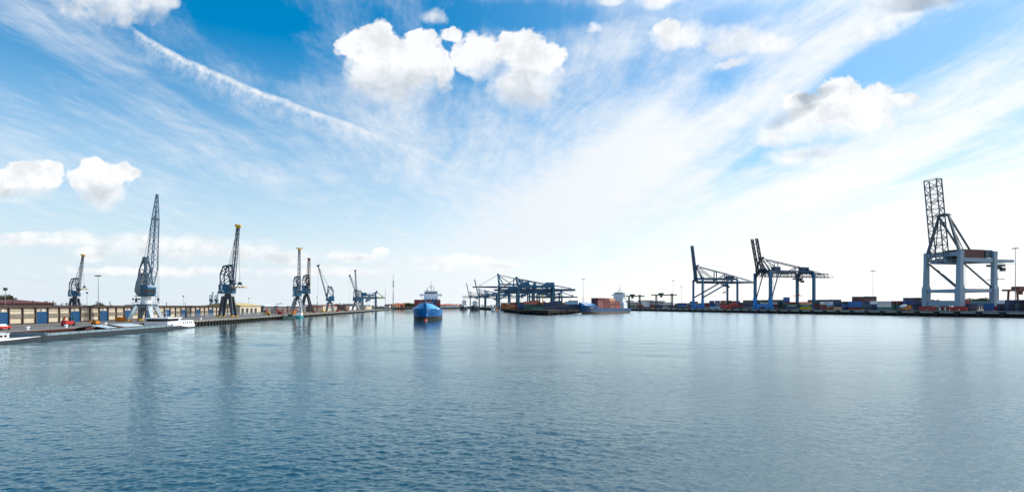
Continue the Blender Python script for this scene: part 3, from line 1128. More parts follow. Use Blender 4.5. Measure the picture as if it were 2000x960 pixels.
    if style == 'old':
        th = tower_h
        zt2 = zb + house_h - .2
        for j in (-1.5, 1.5):
            P_ = [(-2.6, j, zt2), (-1.9, j * .8, zt2 + th * .55), (-.6, j * .45, zt2 + th), (.4, j * .45, zt2 + th), (.9, j * .8, zt2 + th * .55), (2.0, j, zt2 - 1.0)]
            for a, b in zip(P_, P_[1:]):
                tw_.bar(U(a), U(b), .42)
            for a, b in ((0, 4), (1, 5), (1, 4), (1, 3), (2, 4)):
                tw_.bar(U(P_[a]), U(P_[b]), .24)
            mid = (-.4, j * .9, zt2 + th * .25)
            for a in (0, 1, 4, 5):
                tw_.bar(U(mid), U(P_[a]), .2)
        for z_, a, w_ in ((th * .55, -1.9, 1.2), (th * .55, .9, 1.2), (th * .2, -2.3, 1.4), (th * .2, 1.6, 1.4)):
            tw_.bar(U((a, -w_, zt2 + z_)), U((a, w_, zt2 + z_)), .25)
        tw_.loft([[U(p) for p in ((-.9, -.8, zt2 + z_), (.7, -.8, zt2 + z_), (.7, .8, zt2 + z_), (-.9, .8, zt2 + z_))] for z_ in (th - .9, th + .7)])
        head = (-.1, 0, zt2 + th)
    else:
        th = tower_h
        z1 = zb + house_h
        for j in (-1.6, 1.6):
            P_ = [(-3.4, j, z1), (-3.4, j, z1 + th * .55), (-1.6, j, z1 + th * .95), (1.6, j, z1 + th), (2.0, j, z1 + th * .4), (2.6, j, z1 - 1.6)]
            for a, b in zip(P_, P_[1:]):
                tw_.bar(U(a), U(b), .5)
            for a, b in ((0, 4), (1, 4), (1, 3), (2, 4), (0, 5)):
                tw_.bar(U(P_[a]), U(P_[b]), .32)
        for z_, a in ((th * .55, -3.4), (th * .95, -1.6), (th, 1.6), (th * .4, 2.0), (0.1, -3.4)):
            tw_.bar(U((a, -1.6, z1 + z_)), U((a, 1.6, z1 + z_)), .4)
        tw_.bar(U((-3.4, -1.6, z1)), U((-3.4, 1.6, z1 + th * .55)), .22)
        tw_.bar(U((2.0, -1.6, z1 + th * .4)), U((1.6, 1.6, z1 + th)), .22)
        tw_.bar(U((-2.2, 0, z1 + th * .98)), U((2.6, 0, z1 + th * 1.03)), 1.7, .5)
        # swinging counterweight and its drum
        tw_.bar(U((1.8, 0, z1 + 1.8)), U((4.2, 0, z1 + 2.2)), 1.8, 1.0)
        tw_.tube(U((3.4, -1.3, z1 + .6)), U((3.4, 1.3, z1 + .6)), .9, n=10)
        head = (1.0, 0, z1 + th * 1.02)
    tw_.build('tower', tower_m, t)
    # jib
    bm_ = MB()
    foot = (2.6, 0, zb + house_h * (.5 if style != 'old' else .75))
    tp = (tip[0], 0, tip[1])
    d = V(U(tp)) - V(U(foot))
    nrm = (V((0, 0, 1)).cross(g)).normalized() * -1
    nrm = d.cross(g).normalized()
    k1 = V(U(foot)) + d * .16
    if style == 'old':
        k0 = V(U(foot)) + d * .20 + nrm * -boom_w * .0
        lattice(bm_, V(U(foot)), k0, g, nrm, 2.2, .5, 2.0, boom_w * 2, 3, .3, .14)
        k9 = V(U(foot)) + d * .74
        lattice(bm_, k0, k9, g, nrm, 2.0, boom_w * 2, 1.4, boom_w * 1.25, 9, .28, .13)
        lattice(bm_, k9, V(U(tp)), g, nrm, 1.4, boom_w * 1.25, .5, .5, 5, .26, .13)
        bm_.bar(k9 - nrm * 1.0 - g * .9, k9 + nrm * 1.0 + g * .9, .9)
        bm_.bar(k9 + nrm * 1.0 - g * .9, k9 - nrm * 1.0 + g * .9, .7)
        bm_.bar(V(U(tp)) - d.normalized() * .6, V(U(tp)) + d.normalized() * .5, .8)
    else:
        lattice(bm_, V(U(foot)), k1, g, nrm, 2.2, .4, 1.8, boom_w, 3, .28, .13)
        k9 = V(U(foot)) + d * .86
        lattice(bm_, k1, k9, g, nrm, 1.8, boom_w, 1.2, boom_w * .8, 13, .27, .13)
        lattice(bm_, k9, V(U(tp)), g, nrm, 1.2, boom_w * .8, 1.0, boom_w * .6, 2, .3, .18)
    bm_.build('jib', boom_m, t)
    if style != 'old':
        hd = MB()
        q = V(U(tp))
        dn = d.normalized()
        hd.bar(q - dn * .4, q + dn * .8, 1.6, 1.8)
        hd.tube(q + nrm * -.9 + dn * .6 - g * .6, q + nrm * -.9 + dn * .6 + g * .6, .8, n=10)
        hd.tube(q + nrm * .9 + dn * .9 - g * .6, q + nrm * .9 + dn * .9 + g * .6, .75, n=10)
        hd.bar(q + nrm * -1.5 + dn * .9, q + nrm * 1.4 + dn * 1.1, .4)
        if tee:
            hd.bar(q - r_loc * tee + dn * 1.3, q + r_loc * tee + dn * 1.3, 1.1, .7)
        hd.build('jib_head', tip_m, t)
    if ties:
        ti = MB()
        for j in (-.6, .6):
            ti.bar(U((head[0], j, head[2])), V(U(tp)) + g * j * .7, .16 if style != 'old' else .1)
        ti.build('tie_rod', boom_m, t)
    # hoist rope and what hangs from it
    if spreader:
        hz = spreader
        hp = V(U((tip[0] + 1.1, 0, 0)))
        rp = MB()
        for j in (-.3, .3):
            rp.bar(hp + g * j + V((0, 0, hz + 1.5)), V(U(tp)) + g * j, .07)
        rp.build('hoist_rope', rope_m, t)
        hk = MB()
        hk.box(hp.x, hp.y, hz + 1.6, 2.0, 1.4, .7)
        hk.tube(hp + V((-.8, 0, hz + 2.2)), hp + V((.8, 0, hz + 2.2)), .55, n=10)
        for q in (-1, 1):
            hk.bar(hp + f * (.4 * q) + V((0, 0, hz + 1.4)), hp + f * (2.1 * q) + V((0, 0, hz + .3)), .12)
        hk.build('hook_block', dark_grey, t)
        sp = MB()
        a = hp + f * -2.9 + V((0, 0, hz))
        b2 = hp + f * 2.9 + V((0, 0, hz))
        sp.bar(a, b2, 1.0, .5)
        for q in (-2.9, -1, 1, 2.9):
            sp.bar(hp + f * q - g * 1.2 + V((0, 0, hz)), hp + f * q + g * 1.2 + V((0, 0, hz)), .4, .5)
            for j in (-1.2, 1.2):
                sp.bar(hp + f * q + g * j + V((0, 0, hz)), hp + f * q + g * j + V((0, 0, hz - .7)), .2)
        sp.build('spreader', yellow, t)
    else:
        rp = MB()
        hp = V(U((tip[0] + .6, 0, 0)))
        lo_ = 8.0
        for j in (-.35, .35):
            rp.bar(hp + g * j + V((0, 0, lo_ + 1)), V(U(tp)) + g * j * .4, .06)
        rp.build('hoist_rope', rope_m, t)
        hk = MB()
        hk.tube(hp + V((0, 0, lo_)), hp + V((0, 0, lo_ + 1.2)), .5, .35, 8)
        hk.bar(hp + V((0, 0, lo_ - .9)), hp + V((0, 0, lo_)), .2)
        hk.build('hook_block', dark_grey, t)
    return t


harbour_crane('tallest grey quay crane with splayed white legs and a long pointed lattice jib', 285, 13.5, face=(.62, .78), portal_h=6.4, base=4.1, top=2.3,
              leg_m=offwhite, cap_m=steel_grey, tower_m=steel_grey, boom_m=paint('jib_blue_grey', lin(96, 122, 142), .5, var=.12), tip=(5.9, 49.0), boom_w=1.75, ped=3.0, style='old', house_h=5.4, tower_h=9.6, ties=True)
harbour_crane('blue cabbed quay crane with a white emblem on its counterweight and a yellow spreader hanging', 445, 13.5, tip=(6.2, 48.6), spreader=16.2, emblem=True, boom_w=1.7, tower_h=10.2)
harbour_crane('blue quay crane with a yellow jib head beside the teal workboat', 581, 13.5, face=(.45, .9), tip=(3.2, 51.0), boom_w=2.3, emblem=True, portal_h=12, house_h=8.0, tower_h=8, tip_m=yellow, tee=2.6, base=4.6, top=1.5, leg_m=mid_grey, boom_m=mid_grey)
harbour_crane('dark rusty quay crane with folded jib just past the yellow headed one', 598.5, 14.5, face=(.5, .85), tip=(4.2, 46.0), boom_w=3.4, boom_m=paint('rusty_dark', lin(56, 48, 46), .6, var=.3), tower_m=paint('rusty_dark'
              , (0, 0, 0)), tip_m=rust_red, house_h=7, portal_h=15, tower_h=9, ties=False, base=4.4, top=1.3)
harbour_crane('blue quay crane with a thin jib leaning away from the water', 644, 13.5, face=(-.97, .2), tip=(11.5, 47.0), boom_w=1.0, boom_m=mid_grey, tip_m=dark_grey, leg_m=mid_grey, cap_m=mid_grey, portal_h=9.5)
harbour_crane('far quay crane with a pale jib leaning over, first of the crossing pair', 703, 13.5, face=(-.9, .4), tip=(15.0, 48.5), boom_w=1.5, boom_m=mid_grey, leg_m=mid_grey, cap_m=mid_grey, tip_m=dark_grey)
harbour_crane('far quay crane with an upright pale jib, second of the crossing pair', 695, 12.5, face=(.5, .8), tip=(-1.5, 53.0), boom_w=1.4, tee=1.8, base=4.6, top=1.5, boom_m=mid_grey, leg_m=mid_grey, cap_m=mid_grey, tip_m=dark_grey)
IG = 'cranes on the inner dock'
harbour_crane('blue crane with a spreader rising behind the warehouse roof', 146, 0, depth=490, face=(.85, .5), tip=(6.5, 49.0), boom_w=1.6, spreader=20.5, emblem=True, portal_h=12.5, tower_h=10.5, group=IG)
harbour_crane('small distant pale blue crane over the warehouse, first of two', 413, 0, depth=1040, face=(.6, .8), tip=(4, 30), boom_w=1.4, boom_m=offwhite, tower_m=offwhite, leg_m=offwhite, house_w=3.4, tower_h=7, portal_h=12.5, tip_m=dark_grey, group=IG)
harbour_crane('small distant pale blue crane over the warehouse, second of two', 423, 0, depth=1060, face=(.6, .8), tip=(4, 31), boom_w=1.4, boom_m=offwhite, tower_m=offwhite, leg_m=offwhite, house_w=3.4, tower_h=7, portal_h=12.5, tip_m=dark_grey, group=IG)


# ------------------------------------------------------------------ ship-to-shore gantry cranes
def gantry(label, x, y, rot, ground=GR, gauge=33.0, span=26.0, girder_z=38.0, apex_z=72.0, boom='lattice', tip_z=100.0, outreach=45.0, back=18.0,
           leg_w=3.5, leg_d=2.7, leg_m=sts_grey, girder_m=sts_grey, dark_m=sts_grey_d, boom_m=sts_grey_d, sill_m=None, bogie_m=red, house_m=rust_red,
           girder='box', bw=10.0, bd=5.0, mirror=False, group='container gantry cranes', arch=False, low=True, tie_z=15.0, strut=False, cabin_x=None, mono=False, tip_dx=-7.0, detail=True):
    t = thing('gantry_crane', label, 'gantry crane', (x, y, ground), rot + (math.pi if mirror else 0), group)
    S2 = span / 2
    sill_m = sill_m or leg_m
    gz = girder_z
    for lx in (0, gauge):
        for s in (-1, 1):
            m = MB()
            yb, yt = s * S2, s * (S2 - (1.2 if low else 0))
            if low:
                m.loft([[(lx + a * w, s * S2 + b * d_, z_) for a, b in ((-.5, -.5), (.5, -.5), (.5, .5), (-.5, .5))] for z_, w, d_ in ((3.4, leg_w * 1.25, leg_d * 1.35), (tie_z + 1.6, leg_w * 1.3, leg_d * 1.45), (tie_z + 4.5, leg_w, leg_d))])
                m.loft([[(lx + a * w + (.0 if lx else dx), s * S2 + b * d_, z_) for a, b in ((-.5, -.5), (.5, -.5), (.5, .5), (-.5, .5))] for z_, w, d_, dx in ((tie_z + 4.5, leg_w, leg_d, 0), (gz - 2, leg_w * .85, leg_d * .95, .3), (gz + 6.5, leg_w * 1.1, leg_d, .8))])
            else:
                m.bar((lx, yb, 2.6), (lx, yt, gz + 3.2), leg_w, leg_d)
            if sill_m is blue_bright and lx == 0:
                MB().bar((lx, yb, 2.7), (lx, yb, 12.5), leg_w * 1.25, leg_d * 1.25).build('leg_foot', sill_m, t)
            if arch and lx == 0:
                MB().bar((10.5, yb, gz + 2.5), (1.6, yb, 12.0), .9).build('diagonal_brace', leg_m, t)
            m.build('leg', leg_m, t)
            b = MB()
            for q in (-1, 1):
                b.box(lx, s * (S2 - 1) + q * 3.6, 2.35, 1.6, 5.6, 1.1)
                for w_ in (-1.9, -.7, .7, 1.9):
                    b.tube((lx - .5, s * (S2 - 1) + q * 3.6 + w_, .62), (lx + .5, s * (S2 - 1) + q * 3.6 + w_, .62), .6, n=10)
                    b.box(lx, s * (S2 - 1) + q * 3.6 + w_, 1.3, 1.3, .9, 1.2)
            b.box(lx, s * (S2 - 1), 3.1, 1.8, 6.0, .9)
            b.build('bogie', bogie_m, t)
    for lx in (0, gauge):
        m = MB()
        m.box(lx, 0, 5.6 if low else 4.2, leg_w * .7, span - leg_d * 1.2, 4.0 if low else 3.2)
        m.build('sill_beam', sill_m, t)
        if low:
            MB().box(lx, 0, tie_z, leg_w * .55, span - leg_d * 1.3, 2.2).build('tie_beam', leg_m, t)
        h = MB()
        h.box(lx + .5, 0, gz + 4.2, leg_w * .7, span - leg_d, 3.2 if low else 2.4)
        if arch:
            for s in (-1, 1):
                h.prism([(s * (S2 - leg_d * .4), gz + 3.1), (s * (S2 - 6.5), gz + 3.1), (s * (S2 - 3.2), gz + 1.0), (s * (S2 - leg_d * .5), gz - 4.5)], lx - .8, lx + .9, 'x')
            h.prism([(-S2 + 4, gz + 5.3), (S2 - 4, gz + 5.3), (S2 - 8, gz + 8.0), (-S2 + 8, gz + 8.0)], lx - .7, lx + .8, 'x')
        h.build('portal_beam', leg_m if not arch else dark_m, t)
    if low:
        for s in (-1, 1):
            m = MB()
            m.box(gauge / 2, s * S2, tie_z + .1, gauge - leg_w * 1.25, leg_d * .6, 2.4)
            m.build('side_beam', leg_m, t)
            m = MB()
            m.box(gauge / 2, s * S2, gz - .3, gauge - leg_w, leg_d * .55, 2.9)
            m.build('portal_beam', leg_m, t)
            MB().bar((leg_w * .3, s * (S2 - .3), gz - 1), (gauge - 1.2, s * (S2 - .3), tie_z + 2), .9).build('diagonal_brace', dark_m, t)
        MB().bar((0, -S2 + 1, tie_z + 2), (0.4, S2 - 1.5, gz - 1), .9).build('diagonal_brace', dark_m, t)
    else:
        for s in (-1, 1):
            MB().box(gauge / 2, s * S2, gz + 4.4, gauge - leg_w, leg_d * .5, 1.6).build('side_beam', dark_m, t)
        if strut:
            for s in (-1, 1):
                MB().bar((.6, s * S2, 14.5), (gauge * .86, s * (S2 - .2), gz + 2.2), 1.5).build('diagonal_brace', leg_m, t)
    # girder and backreach
    gy = 0 if mono else bw * .36
    m = MB()
    if girder == 'box':
        for s in ((0,) if mono else (-1, 1)):
            m.bar((-2, s * gy, gz), (gauge + 1, s * gy, gz), 2.6 if mono else 1.6, 3.4)
            m.bar((gauge + 1, s * gy, gz), (gauge + back, s * gy, gz + .5), 2.2 if mono else 1.4, 3.2, 1.2, 2.0)
        if not mono:
            for q in range(6):
                m.box(-1 + (gauge + back) * q / 5.3, 0, gz, .8, gy * 2, 1.2)
    else:
        for s in (-1, 1):
            flat_truss(m, (-4, s * gy, gz - 1.2), (gauge + back, s * gy, gz - 1.2), (0, 0, 4.2), 18, .62, .42)
            m.bar((gauge + back, s * gy, gz - 1.2), (gauge + back + 8, s * gy, gz - 1.0), .5)
            m.bar((gauge + back, s * gy, gz + 3), (gauge + back + 8, s * gy, gz - 1.0), .2)
        for q in range(10):
            xx = -4 + (gauge + back + 4) * q / 9
            m.bar((xx, -gy, gz - 1.2), (xx, gy, gz - 1.2), .4)
            m.bar((xx, -gy, gz + 3), (xx, gy, gz + 3), .3)
    # footway with rail under the girder
    m.bar((-2, -gy - 1.6, gz - 1.9), (gauge + back, -gy - 1.6, gz - 1.9), .9, .15)
    m.bar((-2, -gy - 2.0, gz - .9), (gauge + back, -gy - 2.0, gz - .9), .1)
    m.build('girder', girder_m, t)
    # apex frame
    m = MB()
    ax = 1.0 if low else -1.5
    ay = max(2.6, bw * .36)
    for s in (-1, 1):
        m.bar((.6, s * (S2 - .6), gz + 5.5), (ax, s * ay, apex_z), 2.0 if low else 1.6, 1.5, 1.4, 1.1)
    m.bar((ax, -ay - .6, apex_z), (ax, ay + .6, apex_z), 1.8, 1.5)
    if low:
        m.bar((ax - 3.5, -ay, apex_z + .2), (ax + 2.5, -ay, apex_z + .2), .7)
        m.bar((ax - 3.5, ay, apex_z + .2), (ax + 2.5, ay, apex_z + .2), .7)
        m.box(ax - 1, 0, apex_z + 1.0, 4.5, ay * 1.6, .25)
    else:
        for s in (-1, 1):
            m.tube((ax, s * ay - .5, apex_z + .6), (ax, s * ay + .5, apex_z + .6), 1.5, n=12)
            m.bar((ax, s * ay, apex_z), (7.5, s * ay, gz + 4.5), 1.1)
    m.build('apex_frame', dark_m, t)
    # back stays and upper rigging
    m = MB()
    for s in (-1, 1):
        if low:
            m.bar((ax, s * ay, apex_z - .5), (gauge * .72, s * ay, gz + 6), 1.0)
            m.bar((ax - .4, s * ay, apex_z - 2), (gauge * .08 + 4, s * (S2 - 2), gz + 6), .55)
        else:
            px1 = gauge * .80
            zz = gz + (apex_z - gz) * .55
            m.bar((ax, s * ay, apex_z), (px1, s * ay, zz), .75)
            m.bar((px1, s * ay, zz), (gauge + back * .82, s * ay, gz + 2), .7)
            m.bar((ax + 1, s * ay, apex_z - 1), (gauge * .5, s * ay, gz + 2), .75)
            m.bar((gauge * .5, s * ay, gz + 2), (px1, s * ay, zz), .7)
            m.bar((px1, s * ay, zz), (px1, s * ay, gz + 2), .7)
            if girder != 'box':
                m.bar((gauge * .31, s * ay, gz + 8), (gauge * .31, s * ay, zz + (apex_z - zz) * .62), .6)
            else:
                m.bar((gauge * .5, s * ay, gz + 2), (gauge * .5, s * ay, zz + (apex_z - zz) * .38), 1.0)
    m.build('back_stay', dark_m, t)
    # boom
    m = MB()
    if boom == 'down':
        if girder == 'box':
            for s in ((0,) if mono else (-1, 1)):
                m.bar((-2.6, s * gy, gz), (-outreach, s * gy, gz), 2.6 if mono else 1.6, 3.0, 1.4, 1.8)
        else:
            for s in (-1, 1):
                flat_truss(m, (-4.4, s * gy, gz - 1.0), (-outreach, s * gy, gz - 1.0), (0, 0, 3.4), 14, .6, .42)
        for s in (-1, 1):
            m.bar((ax, s * ay, apex_z), (-outreach * .72, s * ay, gz + 2), .6)
        for s in (-1, 1):
            m.bar((-outreach * .72, s * gy, gz), (-outreach * .72, s * gy, gz + 4), 1.0)
    else:
        a = V((-2.6, 0, gz + .5))
        b = V((-2.6 + tip_dx, 0, tip_z))
        vv = V((1, 0, 0))
        if boom == 'lattice':
            lattice(m, a, b, (0, 1, 0), vv, bw, bd, bw * .96, bd, 11, .62, .34)
        elif boom == 'twin':
            for s in (-1, 1):
                o_ = V((0, s * bw / 2, 0))
                lattice(m, a + o_, b + o_, (0, 1, 0), vv, 1.5, bd, 1.3, bd * .9, 12, .55, .34)
            for q in range(5):
                p_ = a + (b - a) * ((q + .3) / 5)
                m.bar(p_ + V((0, -bw / 2, 0)), p_ + V((0, bw / 2, 0)), .5)
        else:
            m.bar(a, b, bd, 3.2, bd * .82, 2.6)
            m.bar(b, b + V((0, 0, .4)), bd * 1.0, 2.9)
    m.build('boom', boom_m, t)
    # machinery house, trolley, cabin
    m = MB()
    if low:
        m.box(gauge * .42, -5.5, gz + 4.4, gauge * .66, 13, 6.4)
        m.build('machinery_house', house_m, t)
        MB().box(gauge * .88, -6.5, gz + 4.6, gauge * .2, 12, 5.6).build('electrical_house', dark_m, t)
    elif arch:
        m.box(gauge * .30, 0, gz + 7.6, 8, 6, 4.6)
        m.build('machinery_house', house_m, t)
        MB().box(gauge * .96, 0, gz + 7.8, 9, 6, 4.4).build('electrical_house', house_m, t)
    else:
        m.box(gauge * .92, 0, gz + 6.0, 9.5, 7, 5.6)
        m.box(gauge * .78, 0, gz + 4.4, 6, 6, 3.0)
        m.build('machinery_house', house_m, t)
        if detail:
            MB().box(gauge * .3, -2, gz + 4.0, 7, 3, 2.6).build('electrical_house', mid_grey, t)
    cx_ = cabin_x if cabin_x is not None else gauge * .7
    m = MB()
    m.box(cx_, 0, gz - 3.0, 9.0, max(4, gy * 2.2), 1.6)
    m.box(cx_ + 1.5, 0, gz - 4.6, 5.0, 3.4, 2.2)
    m.build('trolley', dark_m, t)
    cb = MB()
    cb.box(cx_ + 4.0, -2.2, gz - 6.0, 3.0, 2.6, 2.8)
    cb.build('operator_cabin', dark_m if not arch else mid_grey, t)
    if detail:
        sz = gz - (13 if not arch else 21)
        rp = MB()
        for a_, b_ in ((-1.6, -.8), (1.6, -.8), (1.6, .8), (-1.6, .8)):
            rp.bar((cx_ + a_, b_, sz + .6), (cx_ + a_, b_, gz - 4), .12)
        rp.build('hoist_rope', rope_m, t)
        sp = MB()
        sp.box(cx_, 0, sz, 2.4, 2.2, 1.1)
        sp.box(cx_, 0, sz - .8, 2.0, 12.0 if not arch else 2.4, .5)
        sp.box(cx_, 0, sz - .8, 11.5 if arch else 2.4, 2.4, .5)
        sp.build('spreader', rust_red if arch else dark_m, t)
        # stair tower up one waterside leg
        st = MB()
        n_ = int((gz - 6) / 3.2)
        for q in range(n_):
            z_ = 4 + q * 3.2
            st.box(leg_w * .5 + 1.2, -S2 - .3, z_, 2.0, 1.4, .12)
            st.bar((leg_w * .5 + .3, -S2 - .8, z_), (leg_w * .5 + 2.0, -S2 - .8, z_ + 3.2), .14)
        for q in (.3, 2.1):
            st.bar((leg_w * .5 + q, -S2 - .9, 4), (leg_w * .5 + q, -S2 - .9, gz), .12)
        st.build('stair', mid_grey, t)
    return t


def right_crane(px, off=4.0):
    """where the column px meets the crane rail of the terminal quay"""
    s = (432.0 + off) / ((px - CX) / FPX + .255)
    return px_x(px, s), s


x, y = right_crane(1841)
big = gantry('big pale grey gantry crane with a raised lattice boom and red bogies', x, y, ROT_R, house_m=paint('house_red', lin(84, 32, 26), .55, var=.15), boom='lattice', tip_z=98.5, cabin_x=53, back=33)
for s in (-1, 1):
    m = MB()
    m.box(0, s * 2.0, 1.2, .5, .5, 2.2)
    m.box(0, s * 2.0, 2.2, .6, 1.6, .4)
    m.box(0, s * 2.0, .5, .6, 1.8, .4)
    m.build('buffer_stop', white, big)
x, y = right_crane(1363)
gantry('blue gantry crane with a solid raised boom, furthest along the terminal quay', x, y, ROT_R, gauge=52, span=21.5, girder_z=35, apex_z=55.5, boom='box', tip_z=82, bd=3.9, bw=5, leg_w=2.0, leg_d=2.0, mono=True, strut=True,
       leg_m=blue_sts, girder_m=blue_dark, dark_m=blue_dark, boom_m=blue_dark, sill_m=blue_bright, bogie_m=blue_bright, house_m=blue_dark, low=False, back=34, cabin_x=40, tip_dx=-6)
x, y = right_crane(1489.5)
gantry('blue gantry crane with twin raised lattice booms and arched portal frames', x, y, ROT_R, gauge=56, span=25, girder_z=37, apex_z=55.5, boom='twin', tip_z=77, bd=2.6, bw=7.5, leg_w=2.6, leg_d=2.4, girder='lattice', arch=True,
       leg_m=blue_sts, girder_m=dark_grey, dark_m=blue_dark, boom_m=dark_grey, sill_m=blue_bright, bogie_m=blue_bright, house_m=blue_dark, low=False, back=28, cabin_x=46, tip_dx=-8)
# the cranes of the peninsula
PG = 'gantry cranes on the peninsula'
kw = dict(low=False, leg_m=teal_sts, girder_m=blue_dark, dark_m=blue_sts, boom_m=blue_dark, sill_m=teal_sts, bogie_m=blue_dark, house_m=blue_sts, group=PG)
gantry('teal gantry crane with the highest apex of the peninsula and its boom lowered', -22, 948, ROT_P, gauge=50, span=22, girder_z=35, apex_z=55.5, boom='down', outreach=44, back=42, bd=3, bw=5, leg_w=2.2, leg_d=2.2, mono=True, cabin_x=20, strut=True, **kw)
gantry('broad teal gantry crane closest to the peninsula tip', 6.5, 645, ROT_P, gauge=40, span=15, girder_z=21.5, apex_z=34.5, boom='down', outreach=27, back=26, bw=5, leg_w=2.4, leg_d=2.4, cabin_x=30, strut=True, **kw)
gantry('low blue gantry crane reaching far over the water behind the tall apex one', -52, 1120, ROT_P, gauge=46, span=20, girder_z=20.5, apex_z=33, boom='down', outreach=45, back=22, bw=6, leg_w=2.0, leg_d=2.0, girder='lattice', cabin_x=18, detail=False, **kw)
gantry('distant gantry crane with raised twin boom, nearer of the two raised ones', -90, 1560, ROT_P, gauge=48, span=22, girder_z=32, apex_z=50, boom='twin', tip_z=76, bd=2.6, bw=6, leg_w=2.6, leg_d=2.4, cabin_x=20, detail=False, tip_dx=-10, back=20, **kw)
gantry('distant gantry crane with raised twin boom, further of the two raised ones', -138, 1880, ROT_P, gauge=48, span=22, girder_z=32, apex_z=50, boom='twin', tip_z=78, bd=2.6, bw=6, leg_w=2.6, leg_d=2.4, cabin_x=20, detail=False, tip_dx=-10, back=20, **kw)
gantry('dark blue gantry crane in the peninsula yard with its arm toward the moored ship', 84, 985, ROT_P + .1, mirror=True, gauge=40, span=15, girder_z=19, apex_z=27, boom='down', outreach=30, back=18, bw=5, leg_w=2.2, leg_d=2.0, cabin_x=12, **kw)
gantry('blue gantry crane standing between the tall apex crane and the tip crane', 30, 800, ROT_P, mirror=True, gauge=34, span=16, girder_z=22.5, apex_z=34, boom='down', outreach=30, back=14, bw=5, leg_w=2.0, leg_d=2.0, cabin_x=12, **kw)
x = px_x(734, 980)
gantry('far teal gantry crane with a yellow boom tip past the crossing pair', x, 980, ROT_L + .2, ground=GL, mirror=True, gauge=22, span=12, girder_z=20, apex_z=30, boom='down', outreach=16, back=10, bw=5, leg_w=2.2, leg_d=2.0, cabin_x=12,
       low=False, leg_m=teal_sts, girder_m=blue_sts, dark_m=blue_sts, boom_m=paint('boom_yellow', lin(160, 158, 80), .5, var=.15), sill_m=teal_sts, bogie_m=blue_dark, house_m=blue_sts, group='cranes past the crossing pair')


# rubber-tyred yard gantries
def yard_gantry(label, px, dep, w, h, m, rot=0.0, group='yard gantries', cab=True, ground=GR):
    t = thing('yard_gantry', label, 'yard gantry', (px_x(px, dep), dep, ground), rot, group)
    for lx in (-w / 2, w / 2):
        for ly in (-4, 4):
            MB().bar((lx, ly, 1.4), (lx, ly * .8, h), 1.1).build('leg', m, t)
        g = MB()
        g.box(lx, 0, 1.9, 1.0, 10, 1.0)
        for q in (-4, -2.4, 2.4, 4):
            g.tube((lx - .4, q, .7), (lx + .4, q, .7), .7, n=10)
        g.build('wheel_beam', dark_grey, t)
    b = MB()
    for ly in (-3.2, 3.2):
        b.bar((-w / 2 - 7, ly, h), (w / 2 + 7, ly, h), .9, 1.5)
    for q in (-1, 1):
        b.box(q * (w / 2 + 5), 0, h, 1, 6.4, 1.0)
    b.build('girder', m, t)
    c = MB()
    c.box(-w * .2, 0, h + 1.9, 7, 6, 2.4)
    c.box(w * .5, 0, h + 1.4, 3, 4, 1.6)
    c.box(-w * .2, -1, h - 2.2, 3, 3, 2.8)
    c.build('trolley', m, t)


green_g = paint('gantry_green', lin(22, 66, 62), .5, var=.2)
yard_gantry('dark green yard gantry just past the moored ship stern', 1239, 900, 17, 19, green_g)
yard_gantry('dark green yard gantry with a tall trolley, further along the far basin', 1297, 880, 24, 20.5, green_g)
yard_gantry('dark red lattice yard gantry at the frame edge above blue containers', 1996, 470, 20, 16.5, paint('gantry_red', lin(96, 38, 34), .5, var=.2), ROT_R)
# yellow mobile crane mast on the peninsula
t = thing('mobile_crane', 'yellow tall slim mobile crane mast among the peninsula containers', 'mobile crane', (px_x(1060, 575), 575, GR))
MB().box(0, 0, 1.2, 6, 3, 1.6).build('carrier', yellow, t)
w_ = MB()
for q in (-2.2, 0, 2.2):
    w_.tube((q, -1.6, .6), (q, 1.6, .6), .6, n=10)
w_.build('wheel', black, t)
MB().bar((0, 0, 2), (0, 0, 15.5), 1.0, 1.0, .8, .8).build('mast', yellow, t)
MB().bar((-1, 0, 15.4), (8, 0, 15.0), .7, .9).build('jib', dark_grey, t)
MB().box(8.2, 0, 13.2, 2.0, 2.0, 2.6).build('operator_cab', dark_grey, t)


# ------------------------------------------------------------------ ships
hull_blue = paint('hull_blue', lin(0, 96, 164), .38, var=.08, scale=.25, dirt=lin(0, 84, 142))
hull_blue_l = paint('hull_light_blue', lin(60, 150, 210), .4, var=.06, scale=.25)
boot_dark = paint('boot_topping', lin(34, 36, 30), .5, var=.3, scale=.3, dirt=lin(60, 52, 30))
boot_brown = paint('boot_brown', lin(84, 66, 36), .6, var=.3, scale=.3, dirt=lin(50, 50, 30))
deck_red = paint('deck_red', lin(110, 48, 44), .7, var=.2)
hull_dark = paint('hull_slate', lin(44, 56, 70), .45, var=.15, scale=.3)

STN = [(0.0, 5.0, 7.2, 0), (.05, 6.8, 7.8, 0), (.14, 7.8, 8.0, 0), (.5, 7.9, 8.0, 0), (.76, 7.8, 8.0, 0), (.80, 7.4, 8.0, .5), (.83, 6.8, 8.0, 1),
       (.87, 5.6, 7.7, 1), (.92, 3.5, 6.5, 1), (.96, 1.6, 4.6, 1), (.985, .6, 2.6, 1), (1.0, .12, .9, 1)]


